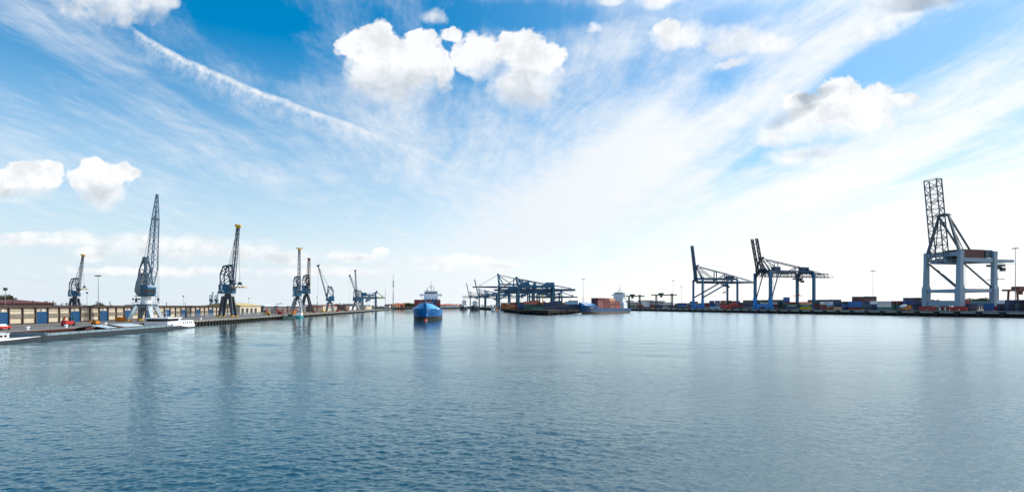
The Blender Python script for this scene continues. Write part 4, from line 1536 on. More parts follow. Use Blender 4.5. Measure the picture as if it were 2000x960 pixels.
def cargo_ship(label, bow, stern, hull_m, fc_m, boot_m, group=None, house_at=.12, house_h=11.5, sc=1.0, length=None, zk=6.4, house_w=9.0, wing_w=15.0, marks=True):
    b, s = V((*bow, 0)), V((*stern, 0))
    d = b - s
    L = d.length / sc
    t = thing('cargo_ship', label, 'ship', (s.x, s.y, 0), math.atan2(d.y, d.x), group)
    t.scale = (sc, sc, sc)
    zb = 2.2

    def xx(u, z):
        k = max(0, (u - .8) / .2)
        rake = k * (z * .42 - 1.2) if z > 0 else k * -1.2
        aft = max(0, (.06 - u) / .06) * (-z * .25)
        return u * L + rake + aft

    def ring(u, bw, bd, fc):
        zm = 5.6 if fc == 0 else 5.6 + fc * (zk - 5.6)
        pts = []
        bb = bw + (bd - bw) * .35
        pts.append((bb, zb))
        pts.append((bw + (bd - bw) * .72, 4.3))
        pts.append((bd, zm))
        if fc:
            pts.append((bd * (1 - .42 * fc), zm + (1.5 + (u - .8) * 8) * fc))
        else:
            pts.append((bd, zm + .02))
        return [(xx(u, z), y, z) for y, z in pts] + [(xx(u, z), -y, z) for y, z in reversed(pts)]
    h = MB()
    h.loft([[p for p in ring(*q)] for q in STN], closed=False)
    ho = h.build('hull', hull_m, t, smooth=False)
    lo = MB()
    rings = []
    for u, bw, bd, fc in STN:
        bb = bw + (bd - bw) * .35
        pts = [(0, -3.2), (bw * .8, -2.9), (bw, .2), (bb, zb)]
        rings.append([(xx(u, z), y, z) for y, z in pts] + [(xx(u, z), -y, z) for y, z in reversed(pts)])
    lo.loft(rings, closed=False)
    lo.build('boot_topping', boot_m, t)
    # the sloping whaleback round the forecastle, in a lighter colour, a hand proud of the hull
    w = MB()
    for sg in (1, -1):
        for (u0, a0, c0, f0), (u1, a1, c1, f1) in zip(STN[6:], STN[7:]):
            r0, r1 = ring(u0, a0, c0, f0), ring(u1, a1, c1, f1)
            i, j = (2, 3) if sg > 0 else (-3, -4)
            up = V((0, .03 * sg, .06))
            w._add([V(r0[i]) + up, V(r1[i]) + up, V(r1[j]) + up, V(r0[j]) + up], [(0, 1, 2, 3)])
    w.build('whaleback', fc_m, t)
    dk = MB()
    dk.prism([(u * L, y) for u, y in ((.02, -6.8), (.14, -7.7), (.78, -7.7), (.78, 7.7), (.14, 7.7), (.02, 6.8))], 5.2, 5.45)
    dk.prism([(u * L, y) for u, y in ((.82, -4.6), (.87, -4.4), (.93, -3.4), (.98, -1.0), (.98, 1.0), (.93, 3.4), (.87, 4.4), (.82, 4.6))], zk + 1.0, zk + 1.3)
    dk.build('deck', deck_red, t)
    bu = MB()
    rr = []
    bz = -.25 if boot_m is boot_dark else -1.9
    for k in range(7):
        a = k / 6 * math.pi
        rr.append([(L - 1.4 + 2.9 * math.cos(math.pi - a) * -.9, 1.25 * math.sin(a) * math.cos(q) + 1e-3, bz + 1.35 * math.sin(a) * math.sin(q)) for q in [2 * math.pi * i / 12 for i in range(12)]])
    bu.loft(rr)
    bu.build('bulb', paint('bulb_red', lin(140, 44, 30), .5, var=.2), t, smooth=True)
    if marks:
        for sg in (1, -1):
            m = MB()
            m.box(xx(.955, 4.2) - .3, sg * 3.45, 4.3, 1.1, .9, 1.3)
            m.bar((xx(.955, 4.2) + .2, sg * 3.7, 4.6), (xx(.955, 4.2) + .5, sg * 3.9, 3.2), .3)
            m.build('anchor', black, t)
            m = MB()
            m.bar((xx(.88, 6.3) , sg * 7.45, 6.25), (xx(.93, 6.3), sg * 6.15, 6.25), .22, .3)
            m.build('name_stripe', white, t)
        m = MB()
        m.bar((L * .955, 0, zk + 1.3), (L * .955, 0, zk + 8), .35, .35, .2, .2)
        m.bar((L * .955, -1, zk + 6), (L * .955, 1, zk + 6), .15)
        m.box(L * .955, 0, zk + 2.4, 2.2, 4.2, 1.2)
        m.build('foremast', fc_m, t)
        m = MB()
        for k in range(9):
            y = -4 + k
            m.bar((L * .965 - abs(y) * .6, y, zk + 2.6), (L * .965 - abs(y) * .6, y, zk + 3.7), .07)
        m.bar((L * .965, 0, zk + 3.7), (L * .965 - 2.4, -4, zk + 3.7), .07)
        m.bar((L * .965, 0, zk + 3.7), (L * .965 - 2.4, 4, zk + 3.7), .07)
        m.build('railing', white, t)
    # house
    hx = house_at * L
    z0 = 5.4
    hs = MB()
    hs.box(hx, 0, z0, 9.0, house_w * 1.25, house_h * .45, base=True)
    hs.box(hx, 0, z0 + house_h * .45 + .01, 8.0, house_w, house_h * .55, base=True)
    hb = hs.build('deckhouse', white, t)
    zw = z0 + house_h
    wb = MB()
    wb.box(hx + .6, 0, zw + .03, 6.5, wing_w, .5, base=True)
    for sg in (1, -1):
        wb.box(hx + 3.6, sg * (wing_w / 2 - 2), zw + .9, .15, 4, .8)
        wb.box(hx + .6, sg * (wing_w / 2 - .05), zw + .9, 6.0, .12, .8)
        wb.bar((hx + .6, sg * (wing_w / 2 - .4), zw), (hx + .6, sg * house_w * .5, zw - 3), .25)
    wb.box(hx, 0, zw + .55, 6.0, house_w * .95, 2.5, base=True)
    wb.box(hx, 0, zw + 3.07, 6.6, house_w * 1.0, .3, base=True)
    bo = wb.build('bridge', white, t)
    wg = MB()
    wg.box(hx + 3.02, 0, zw + 2.0, .1, house_w * .88, .9)
    for sg in (1, -1):
        wg.box(hx, sg * (house_w * .475 + .02), zw + 2.0, 5.4, .1, .9)
    wg.build('bridge_window', glass, bo)
    for r in range(3):
        pr = MB()
        for q in range(4):
            pr.box(hx + 4.52 if r == 0 else hx + 4.02, -house_w * .36 + q * house_w * .24, z0 + house_h * (.26 + r * .25), .08, .8, .8)
        for sg in (1, -1):
            yy_ = (house_w * .625 if r == 0 else house_w * .5) + .02
            for q in range(3):
                pr.box(hx - 2.6 + q * 2.5, sg * yy_, z0 + house_h * (.26 + r * .25), .8, .08, .8)
        pr.build('porthole_row', glass, hb)
    ms = MB()
    ms.bar((hx, 0, zw + 3.3), (hx, 0, zw + 10.5), .4, .4, .18, .18)
    ms.bar((hx, -2.2, zw + 5.6), (hx, 2.2, zw + 5.6), .18)
    ms.box(hx + .5, 0, zw + 6.6, .5, 2.6, .35)
    ms.box(hx + .5, 1.6, zw + 4.3, .5, 1.8, .3)
    for y in (-2.2, 2.2, -3.4):
        ms.bar((hx, y, zw + 3.3), (hx, y, zw + 6.4), .12)
    ms.tube((hx - 1, -2.6, zw + 3.3), (hx - 1, -2.6, zw + 4.4), .6, .5, 8)
    ms.build('mast', mid_grey, t)
    fn = MB()
    fn.box(hx - 7.5, 1.5, z0, 4.0, 4.0, house_h * .85, base=True)
    fn.tube((hx - 7.5, 1.5, z0 + house_h * .85), (hx - 7.5, 1.5, z0 + house_h * .85 + 2.2), .5, n=8)
    fn.build('funnel', hull_m, t)
    return t, L


ship1, L1 = cargo_ship('blue container ship coming bow first up the middle of the basin', (-47.6, 312), (-57.8, 410), hull_blue, hull_blue_l, boot_dark, 'container ships', house_at=.13, house_h=9.6, house_w=9.5, wing_w=15.4)
ship2, L2 = cargo_ship('blue container ship seen from its side beside the peninsula', (67, 552), (127, 636), paint('hull_deep_blue', lin(0, 64, 106), .4, var=.12, scale=.25, dirt=lin(20, 70, 110)), paint('hull_mid_blue', lin(20, 110, 170), .4, var=.1, scale=.25), boot_brown, 'container ships', house_at=.15, house_h=14.0, house_w=11, wing_w=15.6, zk=8.2)
cargo_ship('dark moored ship seen bow on, nearer of the two off the peninsula', (px_x(926, 1100), 1100), (px_x(928, 1190), 1190), hull_dark, mid_grey, boot_dark, 'moored ships off the peninsula', house_h=8, sc=1.05, marks=False)
cargo_ship('black moored ship with a white bridge, further of the two off the peninsula', (px_x(905, 1260), 1260), (px_x(907, 1350), 1350), paint('hull_black', lin(34, 40, 48), .45, var=.15), offwhite, boot_dark, 'moored ships off the peninsula', house_h=12, sc=1.0, marks=False)
tag(bpy.data.objects['cargo_ship'], 'blue container ship coming bow first up the middle of the basin', 'ship', 'container ships')

# ------------------------------------------------------------------ containers
CC = {
    'dark red': lin(112, 40, 42), 'red': lin(156, 44, 38), 'brown red': lin(122, 62, 50), 'orange': lin(190, 108, 44), 'brown': lin(150, 96, 54),
    'dark blue': lin(28, 52, 92), 'blue': lin(24, 84, 150), 'bright blue': lin(10, 110, 190), 'dark green': lin(28, 72, 58), 'green': lin(20, 106, 84),
    'white': lin(214, 218, 220), 'grey': lin(112, 118, 122), 'pale blue': lin(120, 160, 190), 'teal': lin(24, 96, 110), 'tan': lin(176, 140, 96), 'yellow': lin(200, 180, 60), 'slate': lin(52, 60, 72)}
CMESH = {}


def container_mesh(colour, ln):
    k = (colour, ln)
    if k in CMESH:
        return CMESH[k]
    m = MB()
    W, H = 2.44, 2.6
    m.box(0, 0, .06, ln - .1, W - .1, H - .12, base=True)
    for sx in (-1, 1):
        for sy in (-1, 1):
            m.box(sx * (ln / 2 - .09), sy * (W / 2 - .09), 0, .18, .18, H, base=True)
        for z in (.09, H - .09):
            m.box(sx * (ln / 2 - .08), 0, z, .14, W - .36, .16)
    for sy in (-1, 1):
        for z in (.09, H - .08):
            m.box(0, sy * (W / 2 - .06), z, ln - .36, .12, .15)
        n = int(ln / .62)
        for i in range(n):
            m.box(-ln / 2 + (i + .5) * ln / n, sy * (W / 2 - .045), H / 2, ln / n * .5, .06, H - .34)
    for y in (-.75, -.25, .25, .75):
        m.box(ln / 2 - .03, y, H / 2, .06, .05, H - .36)
    mat = paint('container ' + colour, CC[colour], .5, var=.14, scale=.5, dirt=tuple(c * .6 + .02 for c in CC[colour]))
    o = m.build('container', mat)
    CMESH[k] = o.data
    bpy.data.objects.remove(o)
    return CMESH[k]


def container(colour, ln, loc, rot, label, group):
    o = bpy.data.objects.new('shipping_container', container_mesh(colour, ln))
    scn.collection.objects.link(o)
    o.location = loc
    o.rotation_euler = (0, 0, rot)
    return tag(o, label, 'container', group)


def lettering(words, o, size, mat, y, z=1.3):
    """painted words on the side of a container, cut as a real mesh"""
    cu = bpy.data.curves.new('lettering', 'FONT')
    cu.body = words
    cu.size = size
    cu.align_x, cu.align_y = 'CENTER', 'CENTER'
    cu.extrude = .01
    t = bpy.data.objects.new('lettering', cu)
    scn.collection.objects.link(t)
    dg = bpy.context.evaluated_depsgraph_get()
    me = bpy.data.meshes.new_from_object(t.evaluated_get(dg))
    bpy.data.objects.remove(t)
    me.materials.clear()
    me.materials.append(mat)
    t = bpy.data.objects.new('lettering', me)
    scn.collection.objects.link(t)
    t.parent = o
    t.location = (0, y, z)
    t.rotation_euler = (R(90), 0, 0)
    return t


TIER = ['bottom', 'second', 'third', 'fourth', 'fifth']


def stack(px, dep, ln, colours, rot, zone, idx, group, gz=GR, dx=0.0):
    """a column of containers, colours from the ground up; its near long side starts at the photo column px"""
    c, s = math.cos(rot), math.sin(rot)
    x0, y0 = px_x(px, dep), dep
    out = []
    for k, colr in enumerate(colours):
        if colr is None:
            continue
        cx_, cy_ = x0 + c * ln / 2 + dx, y0 + s * ln / 2
        where = 'only one' if len(colours) == 1 else (TIER[k] if k < len(colours) - 1 else 'topmost')
        o = container(colr, ln, (cx_, cy_, gz + k * 2.62), rot, '%s container, %s in the %s stack %s' % (colr, where, ORD[idx] if idx < len(ORD) else str(idx), zone), group)
        out.append(o)
    return out


ZR = 'of the terminal front row'
G1 = 'containers along the terminal front'
rows = [
    # px, depth, length, colours bottom up
    (1324, 700, 12.2, ['slate', 'blue', 'blue']), (1345, 705, 12.2, ['brown red', 'dark blue', 'grey']), (1377, 670, 6.1, ['tan', 'dark red', 'dark red']),
    (1386, 660, 6.1, ['pale blue', 'bright blue', 'dark blue', 'blue']), (1397, 655, 6.1, ['pale blue', 'grey', 'grey', 'blue']), (1408, 650, 6.1, ['red', 'red', 'brown red', 'brown red']), (1419, 640, 6.1, ['dark red', 'red', 'slate', 'slate']),
    (1430, 632, 6.1, ['slate', 'red', 'red']), (1441, 626, 6.1, ['dark green', 'red', 'dark blue']), (1452, 620, 12.2, ['grey', 'dark blue', 'slate', 'dark green']),
    (1474, 610, 6.1, ['slate', 'blue', 'dark green', 'dark green']), (1486, 600, 12.2, ['slate', 'brown red', 'white', 'dark green']), (1509, 590, 6.1, ['dark red', 'dark red', 'white', 'dark red']), (1520, 586, 6.1, ['slate', 'dark green', 'dark green', 'teal']),
    (1531, 575, 6.1, ['slate', 'slate', 'grey', 'blue', 'blue']), (1535.5, 520, 12.2, ['dark blue', 'green', 'dark red']), (1563, 521, 12.2, ['yellow', 'green', 'orange']),
    (1591, 530, 6.1, ['slate', 'dark red', 'slate']), (1603, 528, 12.2, ['dark red', 'brown red', 'white']), (1617, 500, 12.2, ['orange', 'pale blue']), (1630, 530, 12.2, ['tan', 'dark blue', 'dark blue']), (1646, 500, 6.1, ['dark blue', 'blue', 'dark green']),
    (1659, 478, 12.2, ['dark red', 'bright blue', 'bright blue']), (1689, 480, 6.1, ['slate', 'teal', 'dark blue']), (1701, 468, 6.1, ['dark blue', 'dark blue', 'white']), (1715, 466, 12.2, ['teal', 'white', 'white']),
    (1743, 462, 6.1, ['green', 'green', 'dark red']), (1752, 470, 12.2, ['slate', 'dark green', 'brown red']), (1766, 472, 12.2, ['grey', 'dark blue', 'blue', 'dark blue']), (1786, 474, 6.1, ['slate', 'dark blue', 'dark blue', 'slate']),
    (1812, 500, 12.2, ['grey', 'white', 'dark green']), (1838, 496, 6.1, ['dark red', 'red', 'white']), (1878, 486, 6.1, ['dark blue', 'dark blue', 'red']), (1892, 492, 6.1, ['slate', 'dark blue']), (1925, 470, 6.1, ['blue', 'bright blue']),
    (1950, 440, 12.2, ['dark blue', 'slate', 'white']), (1966, 436, 12.2, ['dark blue', 'dark blue', 'dark blue']), (1986, 418, 12.2, ['dark blue', 'slate', 'dark blue']), (2004, 416, 12.2, ['slate', 'dark blue', 'dark red'])]
i = 0
for px, dep, ln, cols in rows:
    key = (px, dep)
    dep = (432 + 17 + (i % 3) * .8) / ((px - CX) / FPX + .255)
    o = stack(px, dep, ln, cols, ROT_R * .55, ZR, i, G1)
    if key in ((1535.5, 520), (1563, 521)):
        lettering('EVERGREEN', o[1], 1.5, white, -1.26)
    if px == 1603:
        lettering('SAFMARINE', o[2], 1.6, paint('letter_blue', lin(20, 50, 110), .5, var=.05), -1.26)
    i += 1
# the row behind, seen above and between
ZB = 'behind the terminal front row'
G2 = 'containers in the second terminal row'
rnd = random.Random(21)
pal = ['dark red', 'dark blue', 'slate', 'dark green', 'brown red', 'blue', 'grey', 'dark blue', 'dark red', 'slate']
i = 0
px = 1318.0
while px < 1795 and i < 30:
    dep = (432 + 60) / ((px - CX) / FPX + .255)
    tall = [3, 3, 4, 3, 3][i % 5]
    if 1575 < px < 1640:
        tall = 4
    if 1660 < px < 1712:
        tall = 5
    if 1712 < px < 1745:
        tall = 3
    cols = [None] * (tall - 2) + [rnd.choice(pal) for _ in range(2)]
    if 1575 < px < 1640:
        cols[-1] = 'dark blue'
    if 1660 < px < 1712:
        cols[-2:] = ['dark red', 'slate']
    cols = [c or 'slate' for c in cols]
    stack(px, dep, 12.2, cols, ROT_R * .55, ZB, i, G2)
    px += 12.2 / dep * FPX * .98
    i += 1
# peninsula
ZP = 'in the peninsula yard'
G3 = 'containers on the peninsula'
i = 0
pr = [(978, 760, ['brown', 'orange', 'brown']), (990, 740, ['orange', 'brown', 'tan']), (996, 690, ['orange', 'tan', 'red']), (1005, 640, ['red', 'red', 'dark red']), (1012, 585, ['dark blue', 'blue']), (1024, 560, ['dark green', 'green', 'red']),
      (1036, 700, ['blue', 'slate', 'brown red', 'orange']), (1040, 540, ['green', 'dark green']), (1052, 690, ['dark red', 'slate', 'dark red']), (1056, 560, ['white', 'slate']), (1066, 680, ['orange', 'dark blue', 'dark green']), (1072, 590, ['red', 'dark blue', 'dark blue']),
      (1080, 760, ['dark green', 'dark green', 'slate', 'green']), (1088, 650, ['dark blue', 'slate']), (1098, 700, ['orange', 'orange', 'orange']), (1110, 720, ['pale blue', 'pale blue', 'grey', 'grey']), (1061, 522, ['slate', 'dark blue']), (1086, 535, ['dark blue', 'slate']), (1104, 556, ['slate', 'dark blue', 'pale blue']), (1120, 590, ['dark blue', 'dark blue']), (1098, 600, ['blue', 'slate']), (985, 840, ['brown', 'dark blue', 'orange']), (1020, 820, ['slate', 'dark red', 'dark red'])]
for px, dep, cols in pr:
    stack(px, dep, 12.2, cols, .04, ZP, i, G3)
    i += 1
# decks
D1 = 'containers on the oncoming ship'
mx = ship1.matrix_basis if False else None


def on_ship(ship, x, y, z, colour, ln, label, group):
    a = ship.rotation_euler[2]
    p = V(ship.location) + V((math.cos(a) * x - math.sin(a) * y, math.sin(a) * x + math.cos(a) * y, z))
    return container(colour, ln, p, a, label, group)


cols = [['dark red', 'dark red', 'brown red', 'dark red', 'dark red', 'dark red'], ['red', 'dark red', 'brown red', 'dark red', 'dark blue', 'dark red']]
for k in range(2):
    for q in range(6):
        on_ship(ship1, L1 * .70, 6.35 - q * 2.54, 6.5 + k * 2.62, cols[k][5 - q], 12.2,
                '%s container on the oncoming ship, %s tier, %s from its warehouse side' % (cols[k][5 - q], ('lower', 'upper')[k], ORD[5 - q]), D1)
D2 = 'containers on the moored ship'
cc2 = [['dark red', 'dark red', 'brown red', 'red'], ['brown red', 'dark red', 'dark red', 'dark red'], ['dark red', 'dark red', 'brown red', 'dark red'], ['dark red', 'dark red', 'orange', None]]
for k in range(4):
    for b in range(4):
        for col_ in range(3):
            c_ = cc2[k][b]
            if c_ is None:
                continue
            if b == 0 and col_ == 2:
                c_ = 'dark blue'
            on_ship(ship2, L2 * (.74 - b * .128), 6.5 - col_ * 2.54, 5.5 + k * 2.62, c_, 12.2,
                    '%s container on the peninsula ship, %s tier, %s bay from bow, %s row' % (c_, ('lowest', 'second', 'third', 'top')[k], ORD[b], ('outer', 'second', 'inner')[col_]), D2)

# ------------------------------------------------------------------ the long barge at the left quay
barge_grey = paint('barge_grey', lin(112, 134, 144), .5, var=.15, scale=.4, dirt=lin(84, 92, 92))
hold_red = paint('hold_red', lin(70, 36, 34), .8, var=.2)
S0, S1 = 104.0, 217.0
BL = (S1 - S0) * math.hypot(.125, 1)
bg = thing('river_barge', 'long low grey river barge with white ends moored at the warehouse quay', 'barge', (*left_pt(S0, -5.4), 0), ROT_L)


def bring(y, w, z0, z1):
    return [(w, y, z1), (w * .96, y, z0), (-w * .96, y, z0), (-w, y, z1)]


h = MB()
h.loft([bring(0, 2.2, -1, 1.5), bring(2.5, 3.8, -1, 1.25), bring(8, 4.6, -1, 1.02), bring(BL - 9, 4.6, -1, 1.0), bring(BL - 3, 4.2, -.6, 1.15), bring(BL, 3.0, .1, 1.3)])
h.build('hull', paint('barge_hull', lin(40, 46, 52), .5, var=.2), bg)
st = MB()
for (a, b, z) in ((0, 2.5, .12), (2.5, 8, .05), (8, 36, 0)):
    pass
w_prev = None
pts = [(0, 2.26, 1.52, .65), (2.5, 3.86, 1.28, .6), (8, 4.66, 1.06, .5), (18, 4.66, 1.04, .34), (27, 4.66, 1.03, .06)]
for (y0, x0, z0, h0), (y1, x1, z1, h1) in zip(pts, pts[1:]):
    st._add([(x0, y0, z0), (x1, y1, z1), (x1, y1, z1 - h1), (x0, y0, z0 - h0), (x0 - .3, y0, z0), (x1 - .3, y1, z1)], [(0, 1, 2, 3), (0, 4, 5, 1)])
pts = [(BL - 15, 4.66, 1.03, .1), (BL - 9, 4.66, 1.06, .7), (BL - 3, 4.27, 1.2, .8), (BL, 3.07, 1.36, .8)]
for (y0, x0, z0, h0), (y1, x1, z1, h1) in zip(pts, pts[1:]):
    st._add([(x0, y0, z0), (x1, y1, z1), (x1, y1, z1 - h1), (x0, y0, z0 - h0), (x0 - .3, y0, z0), (x1 - .3, y1, z1)], [(0, 1, 2, 3), (0, 4, 5, 1)])
st.build('white_strake', white, bg)
far_c = MB()
far_c.box(-4.25, BL * .54, .95, .3, BL * .56, .95, base=True)
far_c.build('hatch_coaming', hold_red, bg)
cm = MB()
for sx in (1,):
    cm.box(sx * 4.25, BL * .54, .95, .3, BL * .56, .62, base=True)
    for q in range(18):
        cm.box(sx * 4.42, BL * .27 + q * BL * .0315, .97, .16, .16, .58, base=True)
cm.box(0, BL * .26, .95, 8.2, .3, .85, base=True)
cm.box(0, BL * .82, .95, 8.2, .3, .85, base=True)
cm.build('hatch_coaming', barge_grey, bg)
MB().box(0, BL * .54, 1.02, 8.1, BL * .55, .2).build('hold_floor', hold_red, bg)
for y0, y1 in ((.475, .52), (.555, .655)):
    m = MB()
    m.prism([(-4.1, 1.82), (0, 2.5), (4.1, 1.82), (4.1, 1.9), (0, 2.62), (-4.1, 1.9)], BL * y0, BL * y1, 'y')
    m.build('hatch_cover', offwhite, bg)
MB().box(-4.0, BL * .38, 1.7, .4, BL * .2, .3).build('inner_coaming', hold_red, bg)
fd = MB()
fd.box(0, 16.5, 1.0, 5.5, 7.2, .95, base=True)
fd.box(0, 16.5, 1.97, 5.8, 7.5, .1, base=True)
fo = fd.build('fore_cabin', white, bg)
m = MB()
for q in range(5):
    m.box(2.78, 14.2 + q * 1.2, 1.5, .06, .8, .45)
m.build('window', glass, fo)
m = MB()
m.tube((-1, 8, 1), (-1, 8, 4.2), .1, .06, 6)
m.box(1.5, 6, 1.0, 1.6, 1.2, .9, base=True)
m.tube((1.5, 3.2, 1.5), (1.5, 5.2, 1.5), .4, n=8)
m.build('anchor_winch', dark_grey, bg)
ac = MB()
ac.loft([[(x, y, z) for x, y in ((-3.9, y0), (3.9, y0), (3.4, y1), (-3.4, y1))] for z, y0, y1 in ((1.0, BL - 14, BL - 1.5), (2.7, BL - 13.2, BL - 2.2))])
ao = ac.build('aft_cabin', white, bg)
for q in range(5):
    MB().box(3.78 - q * .08, BL - 11.4 + q * 1.9, 1.95, .12, .9, .6).build('window', glass, ao)
for q in range(3):
    MB().box(-2 + q * 2, BL - 1.75, 1.95, .9, .12, .6).build('window', glass, ao)
wl = MB()
wl.box(0, BL - 18.5, 1.0, 7.4, 9.5, 1.7, base=True)
wl.box(0, BL - 18.5, 3.62, 8.2, 10.6, .32, base=True)
wo = wl.build('wheelhouse', white, bg)
MB().box(0, BL - 18.5, 2.72, 6.6, 8.8, .88, base=True).build('window', glass, wo)
m = MB()
m.tube((0, BL - 16, 3.9), (0, BL - 16, 6.4), .08, .05, 6)
m.bar((-.8, BL - 16, 5.4), (.8, BL - 16, 5.4), .12)
m.box(.6, BL - 15, 4.2, 1.4, .4, .3)
m.box(0, BL - 8.5, 2.9, 2.0, 3.0, .5)
m.build('mast', white, bg)
m = MB()
for q in range(12):
    y = BL - 13 + q * 1.05
    m.bar((3.9 - max(0, q - 6) * .14, y, 1.1), (3.9 - max(0, q - 6) * .14, y, 2.1), .05)
m.build('railing', white, bg)


# ------------------------------------------------------------------ work boats
def work_boat(label, px, dep, rot, ln, w, hull_m, cab_m, deck_m, group=None, cab=(.6, .25, 3.0), cargo=None, name='work_boat'):
    t = thing(name, label, 'boat', (px_x(px, dep), dep, 0), rot, group)
    h = MB()
    rr = []
    for u, b, z in ((0, .75, 1.3), (.08, .9, 1.25), (.4, 1.0, 1.2), (.75, .9, 1.4), (.92, .5, 1.75), (1.0, .06, 2.0)):
        x = (u - .5) * ln
        rr.append([(x, w / 2 * b, z), (x - (.4 if u > .8 else 0), w / 2 * b * .8, -.6), (x - (.4 if u > .8 else 0), -w / 2 * b * .8, -.6), (x, -w / 2 * b, z)])
    h.loft(rr)
    h.build('hull', hull_m, t)
    f = MB()
    for a, b in zip(rr, rr[1:]):
        for i in (0, 3):
            f.bar(V(a[i]) + V((0, 0, .05)), V(b[i]) + V((0, 0, .05)), .25)
    f.build('rubbing_strake', rubber, t)
    c = MB()
    cx_ = (cab[0] - .5) * ln
    c.box(cx_, 0, 1.2, ln * cab[1], w * .6, cab[2] * .55, base=True)
    c.box(cx_ + ln * .02, 0, 1.2 + cab[2] * .55 + .01, ln * cab[1] * .7, w * .52, cab[2] * .45, base=True)
    c.box(cx_ + ln * .02, 0, 1.2 + cab[2] + .02, ln * cab[1] * .78, w * .58, .15, base=True)
    co = c.build('cabin', cab_m, t)
    g = MB()
    g.box(cx_ + ln * .02, 0, 1.2 + cab[2] * .8, ln * cab[1] * .7 + .08, w * .52 + .08, cab[2] * .2)
    g.build('window', glass, co)
    m = MB()
    m.tube((cx_, 0, 1.3 + cab[2]), (cx_, 0, 3.6 + cab[2]), .08, .05, 6)
    m.bar((cx_, -.8, 2.8 + cab[2]), (cx_, .8, 2.8 + cab[2]), .08)
    m.build('mast', white, t)
    if cargo:
        k = MB()
        k.box(-ln * .18, 0, 1.25, ln * .3, w * .6, 1.6, base=True)
        k.box(-ln * .3, 0, 2.86, ln * .08, w * .5, .9, base=True)
        k.build('deck_crate', cargo, t)
    return t


aq = paint('boat_teal', lin(40, 136, 140), .45, var=.15)
x1, y1 = left_pt(392, -5)
work_boat('teal and white workboat moored below the yellow headed crane', CX + x1 / y1 * FPX, y1, ROT_L + R(90) + .05, 15, 5.2, aq, white, aq, 'small boats', cab=(.55, .34, 3.6))
x1, y1 = left_pt(362, -5)
work_boat('low dark green workboat moored in front of the grey transit shed', CX + x1 / y1 * FPX, y1, ROT_L - R(90), 24, 5.4, paint('boat_green_black', lin(26, 52, 46), .5, var=.2), paint('boat_green', lin(30, 90, 80), .5), aq, 'small boats', cab=(.2, .16, 1.3))
work_boat('white and blue barge with orange crates tied at the peninsula wall', 966, 820, R(-100), 34, 8, paint('boat_pale', lin(120, 150, 166), .5), white, aq, 'small boats', cab=(.8, .16, 4.2), cargo=orange)
work_boat('small white launch beside the orange crated barge', 975, 760, R(-170), 12, 4, white, white, white, 'small boats', cab=(.45, .3, 2.2))
work_boat('small white pilot boat moored on the far quay by the crossing cranes', 728, 850, R(-80), 16, 5, hull_dark, white, white, 'small boats', cab=(.6, .3, 3.4))
# the yacht in the inner dock
yt = thing('motor_yacht', 'long white motor yacht showing above the warehouse roof', 'yacht', (px_x(262, 432), 432, 0), ROT_L + R(180) - R(72))
h = MB()
h.loft([[(x, w, z), (x, w * .9, -1), (x, -w * .9, -1), (x, -w, z)] for x, w, z in ((-24, 4.2, 5.2), (-10, 4.6, 5.2), (8, 4.4, 5.8), (18, 2.6, 6.6), (25, .1, 7.4))])
h.build('hull', white, yt)
h = MB()
h.box(-4, 0, 5.3, 32, 7.6, 2.6, base=True)
h.box(-3, 0, 7.92, 24, 6.8, 1.5, base=True)
h.box(8, 0, 9.44, 9, 6.0, 1.4, base=True)
so = h.build('superstructure', white, yt)
MB().box(-3, 0, 8.5, 24.1, 6.9, .5).build('window', glass, so)
h = MB()
h.prism([(6, 10.8), (13, 10.8), (10.5, 14.2), (8.5, 14.2)], -.5, .5, 'y')
h.bar((9.5, 0, 14), (9.5, 0, 17), .15)
h.bar((9.5, -2.6, 13.2), (9.5, 2.6, 13.2), .3)
h.tube((8, -1.9, 12.6), (8, -1.9, 14.0), .7, .6, 8)
h.tube((8, 1.9, 12.6), (8, 1.9, 14.0), .7, .6, 8)
h.bar((12.4, 0, 11), (10, 0, 14.6), .25)
h.build('radar_mast', black, yt)


# ------------------------------------------------------------------ lamp masts and aerials
def lamp_mast(label, px, dep, top_y, ground, head='ring', group='lamp masts', r=.22):
    h = CAM_H + (HOR - top_y) / FPX * dep - ground
    t = thing('lamp_mast', label, 'lamp mast', (px_x(px, dep), dep, ground), 0, group)
    MB().tube((0, 0, 0), (0, 0, h - .3), r, r * .55, 8).build('pole', mid_grey, t)
    m = MB()
    if head == 'ring':
        m.tube((0, 0, h - .5), (0, 0, h), 1.5, 1.5, 12)
        for q in range(8):
            a = q * math.pi / 4
            m.box(math.cos(a) * 2.0, math.sin(a) * 2.0, h - .4, .8, .8, .4, a)
    elif head == 'tee':
        m.box(0, 0, h - .2, 3.4, .6, .35)
        for q in (-1.5, -.5, .5, 1.5):
            m.box(q, -.4, h - .5, .6, .6, .35)
    else:
        m.tube((0, 0, h - .5), (0, 0, h + .4), .5, .55, 10)
    m.build('lamp_head', dark_grey, t)
    return t


lamp_mast('short lamp mast with a ball head in front of the warehouse roof', 10.5, 178, 564, GL, 'ball', r=.12)
lamp_mast('tall lamp mast with a tee head behind the warehouse', 192, 330, 537, GL, 'tee', r=.2)
lamp_mast('short lamp mast beside the tall tee headed one', 170, 330, 571, GL, 'ball', r=.14)
lamp_mast('lamp mast just past the tallest quay crane', 304, 420, 571, GL, 'ball', r=.16)
lamp_mast('thin lamp mast between the two tallest quay cranes', 358, 420, 578, GL, 'ball', r=.14)
lamp_mast('thin lamp mast above the beige gabled hall', 486, 560, 582, GL, 'ball', r=.2)
lamp_mast('thin lamp mast past the rusty folded crane', 619, 620, 580, GL, 'ball', r=.2)
lamp_mast('tall lamp mast by the bow of the ship beside the peninsula', 1139, 700, 544.5, GR, 'ring')
lamp_mast('lower lamp mast over the orange peninsula containers', 1113.5, 720, 562, GR, 'ring')
